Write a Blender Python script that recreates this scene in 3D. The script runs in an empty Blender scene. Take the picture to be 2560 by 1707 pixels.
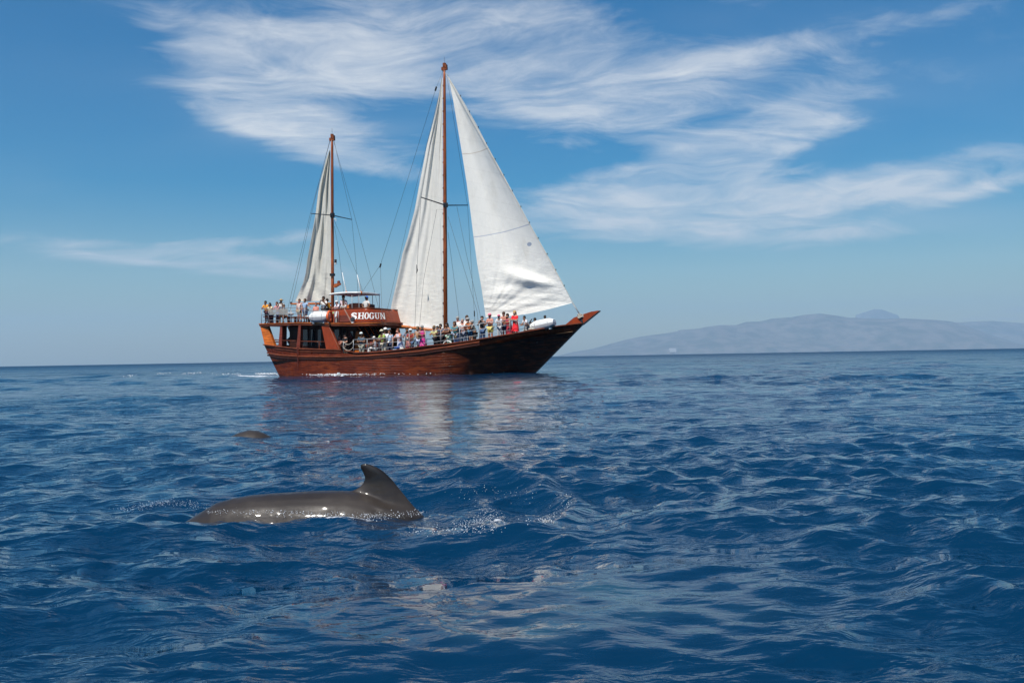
import bpy, math, random
import numpy as np
from mathutils import Vector, Matrix

# ------------------------------------------------------------ camera, sky, sun, exposure
SC = bpy.context.scene
COL = SC.collection
W0, H0, F0 = 2560.0, 1707.0, 2400.0
CAMH = 1.25
PITCH, ROLL = math.atan(38.3 / F0), math.radians(1.02)
Xw = Vector((1, 0, 0))
FWD = Vector((0, math.cos(PITCH), math.sin(PITCH)))
UP0 = Vector((0, -math.sin(PITCH), math.cos(PITCH)))
CR = math.cos(ROLL) * Xw - math.sin(ROLL) * UP0
CU = math.sin(ROLL) * Xw + math.cos(ROLL) * UP0
CAM = Vector((0, 0, CAMH))
cd = bpy.data.cameras.new('camera'); cam = bpy.data.objects.new('camera', cd); COL.objects.link(cam)
M = Matrix((CR, CU, -FWD)).transposed().to_4x4(); M.translation = CAM
cam.matrix_world = M
cd.sensor_width = 36; cd.lens = F0 / W0 * 36; cd.clip_start = 0.1; cd.clip_end = 60000
SC.camera = cam
SC.view_settings.view_transform = 'Standard'; SC.view_settings.look = 'None'
SC.view_settings.gamma = 1; SC.view_settings.use_curve_mapping = False
SC.view_settings.exposure = 0.22
SC.render.resolution_x = 1024; SC.render.resolution_y = 682
SC.cycles.max_bounces = 6; SC.cycles.volume_bounces = 1; SC.cycles.transparent_max_bounces = 8
SC.cycles.caustics_reflective = False; SC.cycles.caustics_refractive = False
SC.cycles.sample_clamp_indirect = 4; SC.cycles.sample_clamp_direct = 14

SUN_EL, SUN_AZ = math.radians(56), math.radians(210)      # azimuth from +Y towards +X: behind the camera, to its left
SUND = Vector((math.sin(SUN_AZ) * math.cos(SUN_EL), math.cos(SUN_AZ) * math.cos(SUN_EL), math.sin(SUN_EL)))
sl = bpy.data.lights.new('sun', 'SUN'); so = bpy.data.objects.new('sun', sl); COL.objects.link(so)
sl.energy = 5.0; sl.angle = math.radians(0.53); sl.color = (1.0, 0.945, 0.86)
so.rotation_euler = SUND.to_track_quat('Z', 'Y').to_euler(); so.location = SUND * 60


class NT:
    """small helper for node trees"""
    def __init__(s, tree): s.t = tree; s.n = tree.nodes; s.l = tree.links
    def node(s, kind, **kw):
        n = s.n.new(kind)
        for k, v in kw.items():
            if k == 'inp':
                for a, b in v.items(): s.set(n.inputs[a], b)
            else: setattr(n, k, v)
        return n
    def set(s, sock, v):
        if isinstance(v, bpy.types.NodeSocket): s.l.new(v, sock)
        else: sock.default_value = v
    def m(s, op, a, b=None, c=None, clamp=False):
        n = s.n.new('ShaderNodeMath'); n.operation = op; n.use_clamp = clamp
        s.set(n.inputs[0], a)
        if b is not None: s.set(n.inputs[1], b)
        if c is not None: s.set(n.inputs[2], c)
        return n.outputs[0]
    def vm(s, op, a, b=None, out=0):
        n = s.n.new('ShaderNodeVectorMath'); n.operation = op
        s.set(n.inputs[0], a)
        if b is not None:
            if op == 'SCALE': s.set(n.inputs[3], b)
            else: s.set(n.inputs[1], b)
        return n.outputs[out]
    def mix(s, f, a, b, blend='MIX'):
        n = s.n.new('ShaderNodeMix'); n.data_type = 'RGBA'; n.blend_type = blend
        s.set(n.inputs[0], f); s.set(n.inputs[6], a); s.set(n.inputs[7], b)
        return n.outputs[2]
    def ramp(s, f, lo, hi, a=0.0, b=1.0, smooth=True):
        n = s.n.new('ShaderNodeMapRange'); n.interpolation_type = 'SMOOTHSTEP' if smooth else 'LINEAR'
        s.set(n.inputs[0], f); s.set(n.inputs[1], lo); s.set(n.inputs[2], hi); s.set(n.inputs[3], a); s.set(n.inputs[4], b)
        return n.outputs[0]
    def noise(s, vec, scale, detail=4, rough=0.5, dist=0.0, out=0):
        n = s.n.new('ShaderNodeTexNoise'); s.set(n.inputs['Vector'], vec)
        n.inputs['Scale'].default_value = scale; n.inputs['Detail'].default_value = detail
        n.inputs['Roughness'].default_value = rough; n.inputs['Distortion'].default_value = dist
        return n.outputs[out]


def pixdir(px, py):
    return (FWD + CR * ((px - W0 / 2) / F0) + CU * ((H0 / 2 - py) / F0)).normalized()


def build_world():
    w = bpy.data.worlds.new('World'); SC.world = w; w.use_nodes = True
    T = NT(w.node_tree); T.n.clear()
    sky = T.node('ShaderNodeTexSky', sky_type='NISHITA', sun_disc=False, sun_elevation=SUN_EL,
                 sun_rotation=SUN_AZ, altitude=0, air_density=1.25, dust_density=0.5, ozone_density=3.2)
    co = T.node('ShaderNodeTexCoord').outputs['Generated']
    d = T.vm('NORMALIZE', co)
    sep = T.node('ShaderNodeSeparateXYZ', inp={0: d}).outputs
    z = T.m('MAXIMUM', sep[2], 0.0)
    # sky colour: a little more saturated than the raw model
    hs = T.node('ShaderNodeHueSaturation', inp={'Saturation': 2.0, 'Value': 0.80, 'Color': sky.outputs[0]}).outputs[0]
    hs = T.mix(1.0, hs, (.90, .955, 1.0, 1), 'MULTIPLY')
    den = T.m('ADD', z, 0.22)
    pl = T.node('ShaderNodeCombineXYZ', inp={0: T.m('DIVIDE', sep[0], den), 1: T.m('DIVIDE', sep[1], den), 2: 0.0}).outputs[0]
    warp = T.noise(pl, 1.3, 3, 0.55, 0, 1)
    warp = T.vm('SCALE', T.vm('SUBTRACT', warp, (0.5, 0.5, 0.5)), 0.5)
    plw = T.vm('ADD', pl, warp)
    mp = T.node('ShaderNodeMapping', inp={'Vector': plw, 'Rotation': (0, 0, math.radians(-14)), 'Scale': (0.72, 1.45, 1)}).outputs[0]
    fib = T.noise(mp, 4.2, 9, 0.68, .7)
    mp2 = T.node('ShaderNodeMapping', inp={'Vector': plw, 'Rotation': (0, 0, math.radians(-8)), 'Scale': (0.8, 1.6, 1)}).outputs[0]
    puff = T.noise(mp2, 2.8, 7, 0.60, 0.35)
    veil = T.noise(mp, 0.9, 4, 0.5, 0.2)
    # where the cirrus bands hang: (px, py, half length, half width, tilt in degrees, weight)
    blobs = [(560, 125, 170, 45, 8, 1.0), (800, 130, 200, 60, 8, .95), (730, 205, 300, 34, -2, .6), (1130, 80, 300, 55, 6, .85),
             (1420, 70, 320, 100, -4, .9), (1330, 235, 200, 60, 18, .9), (1620, 270, 190, 60, 6, 1.0), (1830, 190, 240, 50, -8, .5),
             (2150, 75, 330, 22, -6, .55), (640, 300, 120, 40, 14, 1.3), (840, 325, 170, 40, 10, 1.1), (910, 415, 110, 20, 8, 1.0),
             (1960, 320, 150, 50, -30, 1.25), (1740, 410, 270, 42, -16, 1.15), (1560, 490, 240, 50, -4, 1.25), (2200, 455, 190, 34, -10, 1.1),
             (1900, 525, 320, 36, -8, 1.15), (2150, 580, 200, 26, -4, .9), (1650, 585, 220, 22, -3, .6), (2470, 468, 120, 14, -14, .9),
             (350, 632, 200, 18, 4, 1.25), (600, 605, 220, 13, -6, .9), (630, 672, 190, 26, 4, 1.15), (60, 450, 60, 25, 5, .4),
             (60, 715, 200, 9, 2, .3), (1370, 365, 70, 20, 0, .3), (2480, 160, 100, 60, -30, .2), (740, 540, 110, 18, 0, .4)]
    mask = None
    for bx, by, L, Wd, tilt, wt in blobs:
        c = pixdir(bx, by); tl = math.radians(tilt)
        a = (CR * math.cos(tl) - CU * math.sin(tl)) / (L * 1.25 / F0)
        b = (CR * math.sin(tl) + CU * math.cos(tl)) / (Wd * 1.35 / F0)
        da = T.vm('DOT_PRODUCT', d, tuple(a), out=1); db = T.vm('DOT_PRODUCT', d, tuple(b), out=1)
        da = T.m('SUBTRACT', da, a.dot(c)); db = T.m('SUBTRACT', db, b.dot(c))
        q = T.m('MULTIPLY_ADD', da, da, T.m('MULTIPLY', db, db))
        front = T.m('GREATER_THAN', sep[1], 0.0)
        g = T.m('MULTIPLY', T.m('MULTIPLY', T.m('EXPONENT', T.m('MULTIPLY', q, -1.0)), wt), front)
        mask = g if mask is None else T.m('ADD', mask, g)
    back = T.m('MULTIPLY', T.ramp(T.noise(pl, 0.8, 3), 0.45, 0.75), T.ramp(sep[1], 0.25, -0.25))
    mask = T.m('ADD', mask, T.m('MULTIPLY', back, 0.7))
    mask = T.m('MINIMUM', mask, 1.15)
    dens = T.m('ADD', T.m('MULTIPLY', T.ramp(fib, .28, .72), 0.37), T.m('MULTIPLY', T.ramp(puff, .30, .70), 0.38))
    dens = T.ramp(T.m('ADD', dens, T.m('MULTIPLY', mask, 0.50)), 0.55, 1.24, 0, 1, False)
    dens = T.m('POWER', dens, 1.25)
    thin = T.m('MULTIPLY', T.ramp(veil, 0.42, 0.8), T.m('ADD', T.m('MULTIPLY', mask, 0.35), 0.05))
    dens = T.m('ADD', T.m('MULTIPLY', dens, T.ramp(mask, 0.02, 0.5)), thin)
    dens = T.m('MINIMUM', T.m('MULTIPLY', dens, 0.86), 0.88)
    dens = T.m('MULTIPLY', dens, T.ramp(sep[2], 0.0, 0.06))
    ccol = T.mix(T.ramp(sep[2], 0.02, 0.25), (5.9, 6.4, 7.0, 1), (7.6, 7.8, 8.0, 1))
    colr = T.mix(dens, hs, ccol)
    # thin grey-lilac cloud bank low over the island on the right
    c = pixdir(2440, 795)
    a = CR / (330 / F0); b = CU / (26 / F0)
    da = T.m('SUBTRACT', T.vm('DOT_PRODUCT', d, tuple(a), out=1), a.dot(c)); db = T.m('SUBTRACT', T.vm('DOT_PRODUCT', d, tuple(b), out=1), b.dot(c))
    lm = T.node('ShaderNodeMapping', inp={'Vector': d, 'Scale': (6, 6, 70)}).outputs[0]
    low = T.m('MULTIPLY', T.m('EXPONENT', T.m('MULTIPLY', T.m('MULTIPLY_ADD', da, da, T.m('MULTIPLY', db, db)), -1.0)), T.ramp(T.noise(lm, 1.0, 5, .6), .42, .62))
    low = T.m('MULTIPLY', low, T.m('GREATER_THAN', sep[1], 0.0))
    colr = T.mix(T.m('MULTIPLY', low, 0.65), colr, (3.6, 3.9, 4.7, 1))
    bg = T.node('ShaderNodeBackground', inp={'Color': colr, 'Strength': 0.092})
    out = T.node('ShaderNodeOutputWorld'); T.l.new(bg.outputs[0], out.inputs[0])


build_world()


# ------------------------------------------------------------ helpers
def mat(name, color=(.5, .5, .5), rough=.6, metal=0.0, spec=.5, coat=0.0, noise=None, bump=None, build=None):
    m = bpy.data.materials.new(name); m.use_nodes = True
    T = NT(m.node_tree); p = T.n['Principled BSDF']
    p.inputs['Base Color'].default_value = (*color, 1); p.inputs['Roughness'].default_value = rough
    p.inputs['Metallic'].default_value = metal; p.inputs['Specular IOR Level'].default_value = spec
    p.inputs['Coat Weight'].default_value = coat; p.inputs['Coat Roughness'].default_value = 0.08
    if noise:                       # (scale, strength)
        co = T.node('ShaderNodeTexCoord').outputs['Object']
        n = T.noise(co, noise[0], 5, .6)
        f = T.ramp(n, .3, .7, 1 - noise[1], 1 + noise[1])
        v = T.node('ShaderNodeVectorMath', operation='SCALE', inp={0: color, 3: f}).outputs[0]
        T.l.new(v, p.inputs['Base Color'])
    if bump:                        # (scale, distance)
        co = T.node('ShaderNodeTexCoord').outputs['Object']
        b = T.node('ShaderNodeBump', inp={'Height': T.noise(co, bump[0], 4, .6), 'Distance': bump[1], 'Strength': 1.0})
        T.l.new(b.outputs[0], p.inputs['Normal'])
    if build: build(T, p)
    return m


def link(name, me, m=None, parent=None, smooth=False, loc=None):
    if m is not None:
        for x in (m if isinstance(m, (list, tuple)) else [m]): me.materials.append(x)
    o = bpy.data.objects.new(name, me); COL.objects.link(o)
    if parent is not None: o.parent = parent
    if loc is not None: o.location = loc
    if smooth: me.polygons.foreach_set('use_smooth', [True] * len(me.polygons))
    return o


def tag(o, label=None, cat=None, group=None, kind=None):
    if label: o['label'] = label
    if cat: o['category'] = cat
    if group: o['group'] = group
    if kind: o['kind'] = kind
    return o


def empty(name, loc, rz=0):
    o = bpy.data.objects.new(name, None); COL.objects.link(o); o.location = loc; o.rotation_euler = (0, 0, rz)
    o.empty_display_size = .2
    return o


class MB:
    """collects shapes, links them as ONE mesh object"""
    def __init__(s): s.v = []; s.f = []
    def add(s, vs, fs):
        k = len(s.v); s.v += [tuple(v) for v in vs]; s.f += [tuple(i + k for i in f) for f in fs]; return s
    def box(s, c, d, R=None):
        vs = [Vector((x * d[0] / 2, y * d[1] / 2, z * d[2] / 2)) for x in (-1, 1) for y in (-1, 1) for z in (-1, 1)]
        if R: vs = [R @ v for v in vs]
        return s.hexa([v + Vector(c) for v in vs])
    def hexa(s, vs):
        return s.add(vs, [(0, 1, 3, 2), (4, 6, 7, 5), (0, 4, 5, 1), (2, 3, 7, 6), (0, 2, 6, 4), (1, 5, 7, 3)])
    def prism(s, base, off):
        """polygon base (3-D points) extruded by vector off"""
        n = len(base); a = [Vector(b) for b in base]; b = [x + Vector(off) for x in a]
        s.add(a + b, [tuple(range(n))[::-1], tuple(range(n, 2 * n))] + [(i, (i + 1) % n, n + (i + 1) % n, n + i) for i in range(n)])
        return s
    def tube(s, pts, r, n=6, caps=True):
        pts = [Vector(p) for p in pts]; rs = r if isinstance(r, (list, tuple)) else [r] * len(pts)
        k = len(s.v); vs = []
        for i, p in enumerate(pts):
            t = (pts[min(i + 1, len(pts) - 1)] - pts[max(i - 1, 0)]).normalized()
            u = t.cross(Vector((0, 0, 1)) if abs(t.z) < .9 else Vector((1, 0, 0))).normalized(); w = t.cross(u)
            vs += [p + rs[i] * (math.cos(a) * u + math.sin(a) * w) for a in (2 * math.pi * j / n for j in range(n))]
        fs = []
        for i in range(len(pts) - 1):
            for j in range(n):
                a, b = i * n + j, i * n + (j + 1) % n
                fs.append((a, b, b + n, a + n))
        if caps: fs += [tuple(range(n))[::-1], tuple(range(len(vs) - n, len(vs)))]
        return s.add(vs, fs)
    def grid(s, rows):
        nr, nc = len(rows), len(rows[0])
        return s.add([p for r in rows for p in r], [(i * nc + j, i * nc + j + 1, (i + 1) * nc + j + 1, (i + 1) * nc + j)
                                                    for i in range(nr - 1) for j in range(nc - 1)])
    def sphere(s, c, r, nu=10, nv=7, v0=0.0, v1=1.0):
        c = Vector(c); r = r if isinstance(r, (list, tuple)) else (r, r, r)
        rows = []
        for i in range(nv + 1):
            th = math.pi * (v0 + (v1 - v0) * i / nv)
            rows.append([(c.x + r[0] * math.sin(th) * math.cos(2 * math.pi * j / nu), c.y + r[1] * math.sin(th) * math.sin(2 * math.pi * j / nu), c.z + r[2] * math.cos(th)) for j in range(nu)])
        k = []
        for i in range(nv):
            for j in range(nu): k.append((i * nu + j, (i + 1) * nu + j, (i + 1) * nu + (j + 1) % nu, i * nu + (j + 1) % nu))
        return s.add([p for r_ in rows for p in r_], k)
    def build(s, name, m, parent=None, smooth=False, merge=False, bevel=0.0):
        me = bpy.data.meshes.new(name); me.from_pydata(s.v, [], s.f)
        import bmesh
        bm = bmesh.new(); bm.from_mesh(me)
        if merge: bmesh.ops.remove_doubles(bm, verts=bm.verts, dist=1e-4)
        bmesh.ops.recalc_face_normals(bm, faces=bm.faces)
        bm.to_mesh(me); bm.free()
        o = link(name, me, m, parent, smooth)
        if bevel:
            b = o.modifiers.new('bevel', 'BEVEL'); b.width = bevel; b.segments = 1; b.limit_method = 'ANGLE'
        return o


def lerp(a, b, t): return a + (b - a) * t
def interp(tab, x, k=1):
    xs = [t[0] for t in tab]
    return float(np.interp(x, xs, [t[k] for t in tab]))
def resample(pts, n):
    P = np.array(pts, float); d = np.r_[0, np.cumsum(np.linalg.norm(np.diff(P, axis=0), axis=1))]
    t = np.linspace(0, d[-1], n)
    return np.stack([np.interp(t, d, P[:, k]) for k in range(P.shape[1])], 1)
def water(px, py, z=0.0):
    """the point where the line of sight through a pixel of the photograph meets the sea level"""
    r = pixdir(px, py); t = (z - CAMH) / r.z
    return CAM + r * t
# ------------------------------------------------------------ island, haze
def build_island():
    def ridge_mat(name, c1, c2):
        def b(T, p):
            co = T.node('ShaderNodeTexCoord').outputs['Object']
            n = T.noise(co, .004, 7, .6)
            T.l.new(T.mix(T.ramp(n, .35, .65), (*c1, 1), (*c2, 1)), p.inputs['Base Color'])
        return mat(name, c1, .95, spec=.1, build=b)
    def terrain(name, prof, dist, depth, m, seed, z0=-36):
        rng = np.random.default_rng(seed)
        n = 420; K = 46
        px = np.linspace(prof[0][0], prof[-1][0], n)
        py = np.interp(px, [p[0] for p in prof], [p[1] for p in prof])
        rows = []
        def fbm(x, y, f0, octs):
            s = 0
            for o in range(octs):
                r2 = np.random.default_rng(seed * 100 + o)
                for k in range(4):
                    a = r2.uniform(0, 2 * math.pi); ph = r2.uniform(0, 6.28); f = f0 * 2 ** o * r2.uniform(.7, 1.4)
                    s = s + np.sin((x * math.cos(a) + y * math.sin(a)) * f + ph) * .5 ** o / 4
            return s
        X = []; top = []
        for a, b in zip(px, py):
            r = pixdir(a, b); r2 = Vector((r.x, r.y, 0)); t = dist / r.y
            X.append(r.x * t); top.append(CAMH + r.z * t)
        X = np.array(X); top = np.array(top)
        vs = np.zeros((K, n, 3))
        for k in range(K):
            s = k / (K - 1)                        # 0 shore .. crest .. back shore
            y = dist - depth * .55 + depth * s * 1.1
            u = s / .5 if s <= .5 else (1 - s) / .5
            prof_h = u ** .72
            xx = X * (y / dist)
            g = fbm(xx, y + 0 * xx, .0016, 5)
            hgt = top * (prof_h + (1 - u) * u * (g * 1.1)) * (1.0 if s > .46 else 1.0)
            if .44 < s < .56: hgt = np.minimum(hgt, top * (y / dist)) if s != .5 else top
            else: hgt = np.minimum(hgt, top * (y / dist) * .985)
            if k in (0, K - 1): hgt = hgt * 0 + z0
            vs[k, :, 0] = xx; vs[k, :, 1] = y; vs[k, :, 2] = np.maximum(hgt, z0)
        mb = MB(); mb.grid([[tuple(v) for v in r] for r in vs.tolist()])
        o = mb.build(name, m, None, True)
        tag(o, kind='structure'); return o
    m1 = ridge_mat('island_rock_scrub', (.15, .145, .14), (.075, .09, .085))
    main = [(1370, 893), (1400, 888), (1430, 880), (1480, 872), (1520, 861), (1560, 850), (1600, 841), (1660, 833), (1690, 828), (1700, 824), (1745, 821),
            (1770, 816), (1800, 812), (1840, 812), (1865, 804), (1900, 803), (1930, 796), (1980, 793), (2010, 787), (2050, 784), (2070, 786),
            (2120, 793), (2200, 797), (2260, 796), (2330, 799), (2380, 803), (2420, 815), (2480, 838), (2560, 862), (2700, 875)]
    terrain('island', main, 17000, 3200, m1, 3)['label'] = 'long hazy island ridge rising to the right beyond the bow'
    far = [(1850, 900), (1920, 820), (1990, 800), (2060, 798), (2150, 793), (2250, 797), (2330, 803), (2390, 806), (2430, 804), (2480, 801), (2560, 806), (2700, 812), (2850, 830), (3000, 868)]
    terrain('hills', far, 20000, 2400, m1, 7)['label'] = 'fainter farther ridge at the right edge behind the island'
    peak = [(2120, 870), (2140, 785), (2170, 775), (2186, 770), (2202, 771), (2220, 777), (2245, 786), (2290, 870)]
    terrain('hills', peak, 24000, 1200, m1, 9)['label'] = 'faint lone summit showing above the island ridge'
    # pale building low on the shore
    b0 = water(1681, 893); d = 15200.0
    r = pixdir(1681, 871); p = CAM + r * (d / r.y)
    zt = CAMH + pixdir(1681, 871).z * (d / r.y); zb = CAMH + pixdir(1681, 880).z * (d / r.y)
    root = empty('hotel_building', (p.x, d, 0))
    tag(root, 'tiny pale building low on the hazy island shore', 'building')
    wm = mat('limewash', (.50, .49, .48), .8)
    for i, (x0, x1, a, b) in enumerate(((-44, 60, .0, .55), (-56, 56, .6, 1.0))):
        MB().box(((x0 + x1) / 2, 0, lerp(zb, zt, (a + b) / 2)), (x1 - x0, 16, (zt - zb) * (b - a))).build('wall', wm, root)
    MB().box((0, 3, zb / 2 + 1), (76, 20, zb + 2)).build('terrace', m1, root)


def build_haze():
    mb = MB().box((0, 0, 635), (54000, 54000, 1370))
    m = bpy.data.materials.new('haze_air'); m.use_nodes = True; T = NT(m.node_tree); T.n.clear()
    v = T.node('ShaderNodeVolumePrincipled', inp={'Color': (.56, .80, 1, 1), 'Density': HAZE, 'Anisotropy': .1})
    out = T.node('ShaderNodeOutputMaterial'); T.l.new(v.outputs[0], out.inputs['Volume'])
    tag(mb.build('haze', m), 'pale blue sea haze', kind='stuff')
HAZE = 5.8e-5


# ------------------------------------------------------------ the sea
def sea_material():
    m = bpy.data.materials.new('sea_water'); m.use_nodes = True; T = NT(m.node_tree); p = T.n['Principled BSDF']
    co = T.node('ShaderNodeTexCoord').outputs['Object']
    calm = T.node('ShaderNodeAttribute', attribute_name='calm').outputs['Fac']
    foam = T.node('ShaderNodeAttribute', attribute_name='foam').outputs['Fac']
    milk = T.node('ShaderNodeAttribute', attribute_name='milk').outputs['Fac']
    n0 = T.noise(co, .05, 4, .5)
    base = T.mix(T.ramp(n0, .3, .7), (.0010, .022, .058, 1), (.0015, .029, .074, 1))
    base = T.mix(T.m('MULTIPLY', milk, T.ramp(T.noise(co, 2.2, 3, .5), .3, .7)), base, (.06, .15, .18, 1))
    fn = T.noise(co, 9.0, 7, .7)
    fm = T.ramp(T.m('ADD', T.m('MULTIPLY', foam, .75), T.m('ADD', T.m('MULTIPLY', T.m('SUBTRACT', fn, .5), .8), T.m('SUBTRACT', T.noise(co, 1.3, 3, .6), .5))), .30, .52)
    fm = T.m('MULTIPLY', fm, T.ramp(foam, 0.0, .15))
    base = T.mix(fm, base, (.78, .80, .82, 1))
    T.l.new(base, p.inputs['Base Color'])
    chop = T.node('ShaderNodeAttribute', attribute_name='chop').outputs['Fac']
    T.l.new(T.m('ADD', T.m('ADD', .022, T.m('MULTIPLY', chop, .42)), T.m('MULTIPLY', fm, .6)), p.inputs['Roughness'])
    p.inputs['IOR'].default_value = 1.333; p.inputs['Specular IOR Level'].default_value = .52
    # ripples finer than the mesh: crests run across the wind
    def lay(scale, rot, stretch, det, dist):
        mp = T.node('ShaderNodeMapping', inp={'Vector': co, 'Rotation': (0, 0, rot), 'Scale': (1.0, stretch, 1)}).outputs[0]
        return T.noise(mp, scale, det, .55, dist)
    k = T.m('SUBTRACT', 1.0, T.m('MULTIPLY', calm, .80))
    h1 = T.m('MULTIPLY', lay(.85, .25, 2.0, 3, .3), T.m('MULTIPLY', k, .20))
    h2 = T.m('MULTIPLY', lay(3.6, -.30, 1.9, 3, .4), T.m('MULTIPLY', k, .058))
    h3 = T.m('MULTIPLY', lay(17.0, .1, 1.6, 3, .3), T.m('MULTIPLY', k, .0065))
    hh = T.m('ADD', T.m('ADD', h1, h2), h3)
    b = T.node('ShaderNodeBump', inp={'Height': hh, 'Distance': 1.0, 'Strength': .85})
    T.l.new(b.outputs[0], p.inputs['Normal'])
    return m


WK = []
def wave_field(x, y, sp):
    """height and sideways drift of the sea at x, y; sp = mesh spacing there"""
    if not WK:
        rng = np.random.default_rng(11)
        wind = math.radians(252)
        for lam, n, steep, spread in ((38, 4, .006, .35), (17, 7, .007, .45), (8, 10, .008, .6), (4.2, 14, .009, .6), (2.2, 18, .012, .65), (1.15, 24, .0155, .75),
                                      (.62, 28, .020, .9), (.34, 32, .022, 1.1), (.19, 28, .016, 1.2)):
            for i in range(n):
                l = lam * math.exp(rng.normal(0, .20)); a = wind + rng.normal(0, spread)
                amp = steep * l / (2 * math.pi) * rng.uniform(.6, 1.5) * 1.35
                WK.append((l, a, amp, rng.uniform(0, 6.283)))
    z = np.zeros_like(x); dx = np.zeros_like(x); dy = np.zeros_like(x)
    # gusts: patches of rougher and smoother water
    g = 1 + .35 * np.sin(x * .11 + y * .05 + 1) * np.sin(y * .07 - x * .03 + 2) + .25 * np.sin(x * .37 - y * .21) * np.sin(y * .29 + x * .13 + .7)
    for l, a, amp, ph in WK:
        w = np.clip((l / sp - 2.6) / 2.0, 0, 1)
        if w.max() <= 0: continue
        k = 2 * math.pi / l; ca, sa = math.cos(a), math.sin(a)
        t = k * (x * ca + y * sa) + ph; A = amp * w * (g if l < 5 else 1)
        z += A * np.cos(t); s = np.sin(t) * A * .8
        dx -= s * ca; dy -= s * sa
    return z, dx, dy


def gauss(x, y, cx, cy, sx, sy, rot=0.0):
    c, s = math.cos(rot), math.sin(rot); u = (x - cx) * c + (y - cy) * s; v = -(x - cx) * s + (y - cy) * c
    return np.exp(-(u / sx) ** 2 - (v / sy) ** 2)


def path_dist(x, y, pts):
    """distance to a polyline and position 0..1 along it"""
    best = np.full(x.shape, 1e9); along = np.zeros_like(x); n = len(pts) - 1
    for i in range(n):
        a = pts[i]; b = pts[i + 1]; ab = (b[0] - a[0], b[1] - a[1]); L = ab[0] ** 2 + ab[1] ** 2 + 1e-12
        t = np.clip(((x - a[0]) * ab[0] + (y - a[1]) * ab[1]) / L, 0, 1)
        d = np.hypot(x - a[0] - t * ab[0], y - a[1] - t * ab[1]); q = d < best
        best[q] = d[q]; along[q] = (i + t[q]) / n
    return best, along


def px_path(pts): return [tuple(water(a, b)[:2]) for a, b in pts]


def sea_extra(x, y, z):
    """whale wakes, slicks, foam; returns z, calm, foam, milk"""
    calm = np.zeros_like(x); foam = np.zeros_like(x); milk = np.zeros_like(x)
    near = y < 24
    def G(px, py, sx, sy, rot=0.0):
        c = water(px, py); return gauss(x, y, c.x, c.y, sx, sy, rot)
    # whale footprint slicks: glassy patches
    calm += 1.0 * G(1250, 1570, 1.05, .95) + .8 * G(950, 1520, .55, .5) + .8 * G(1500, 1500, .9, .8) + .55 * G(1750, 1400, 1.2, 1.6)
    calm += .7 * G(1120, 1325, .8, .5) + .6 * G(560, 1210, 1.5, .9)
    px = W0 / 2 + F0 * x / np.maximum(y, .5)
    calm += .85 * np.exp(-((px - 1110) / 240) ** 2) * np.clip((y - 8.5) / 4, 0, 1) * np.clip((64 - y) / 8, 0, 1)
    calm += .5 * G(1900, 1000, 9, 9)
    milk += .36 * G(1500, 1470, .28, .16) + .30 * G(1300, 1590, .25, .18) + .28 * G(1560, 1530, .5, .3)
    calm = np.clip(calm, 0, 1)
    # the arc thrown up ahead of the whale
    arc = px_path([(985, 1185), (1060, 1196), (1140, 1205), (1230, 1212), (1320, 1228), (1390, 1252), (1418, 1272), (1400, 1298), (1350, 1316), (1270, 1330), (1180, 1334), (1100, 1336)])
    m = (x > -2) & (x < 2.2) & (y > 5) & (y < 12)
    if m.any():
        d, al = path_dist(x[m], y[m], arc)
        up = np.exp(-(d / .20) ** 2) * .125 * np.sin(np.clip(al, 0, .62) / .62 * math.pi) ** .7 * (al < .62)
        low = np.exp(-(d / .10) ** 2) * .035 * (al >= .45) * (1 - (al - .45) * .9)
        z[m] += up + low
        foam[m] += np.exp(-(d / .045) ** 2) * (al > .60) * .42 + np.exp(-(d / .03) ** 2) * (al > .45) * (al <= .6) * .3
        arc2 = px_path([(1080, 1268), (1140, 1276), (1185, 1284), (1222, 1296), (1226, 1308), (1205, 1318), (1160, 1326)])
        d2, a2 = path_dist(x[m], y[m], arc2)
        z[m] += np.exp(-(d2 / .07) ** 2) * .03
        foam[m] += np.exp(-(d2 / .05) ** 2) * (a2 > .4) * .42
        # water heaped and dimpled along the whale's flank
        wl = px_path([(300, 1284), (400, 1282), (470, 1284), (560, 1289), (700, 1291), (850, 1300), (1000, 1299), (1090, 1294)])
        d3, a3 = path_dist(x[m], y[m], wl)
        z[m] += np.exp(-(d3 / .07) ** 2) * .018
        foam[m] += np.exp(-(d3 / .028) ** 2) * .42 * (a3 > .2)
    # swell shoulder left of the whale, where the tail stock goes under
    z += .085 * G(395, 1270, .24, .13) + .05 * G(1150, 1225, .8, .35) - .05 * G(1130, 1290, .55, .2)
    z += .06 * G(150, 1330, 1.6, .35, .15) + .05 * G(700, 1400, 1.0, .28, -.1) - .04 * G(300, 1430, 1.2, .35)
    # swell shouldering up against the ship's bow
    z += .28 * gauss(x, y, 3.2, 58, 9, 9) + .10 * gauss(x, y, -12, 66, 8, 6)
    # foam: astern of the ship, along its waterline
    rng = np.random.default_rng(5)
    mf = (y > 40) & (y < 120) & (x < 12) & (x > -60)
    if mf.any():
        wk = px_path([(300, 944), (340, 940), (460, 937), (540, 940), (600, 941), (700, 943)])
        d, al = path_dist(x[mf], y[mf], wk)
        foam[mf] += np.exp(-(d / 1.0) ** 2) * (.22 + .28 * np.sin(al * 23) + .22 * np.sin(al * 61 + 1)) + np.exp(-(d / 1.6) ** 2) * np.clip(al * 2 - 1.3, 0, 1) * .30
        # broken white water where the ship's side meets the sea
        hull = [f[1] for f in frame_pts()]; hull = [sp(v) for v in hull if -9.5 < v.x < 11.5]
        d, al = path_dist(x[mf], y[mf], [(v.x, v.y) for v in hull])
        foam[mf] += np.exp(-(d / .40) ** 2) * (.46 + .45 * np.exp(-((al - .16) / .13) ** 2))
    return z, calm, foam, milk


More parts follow.
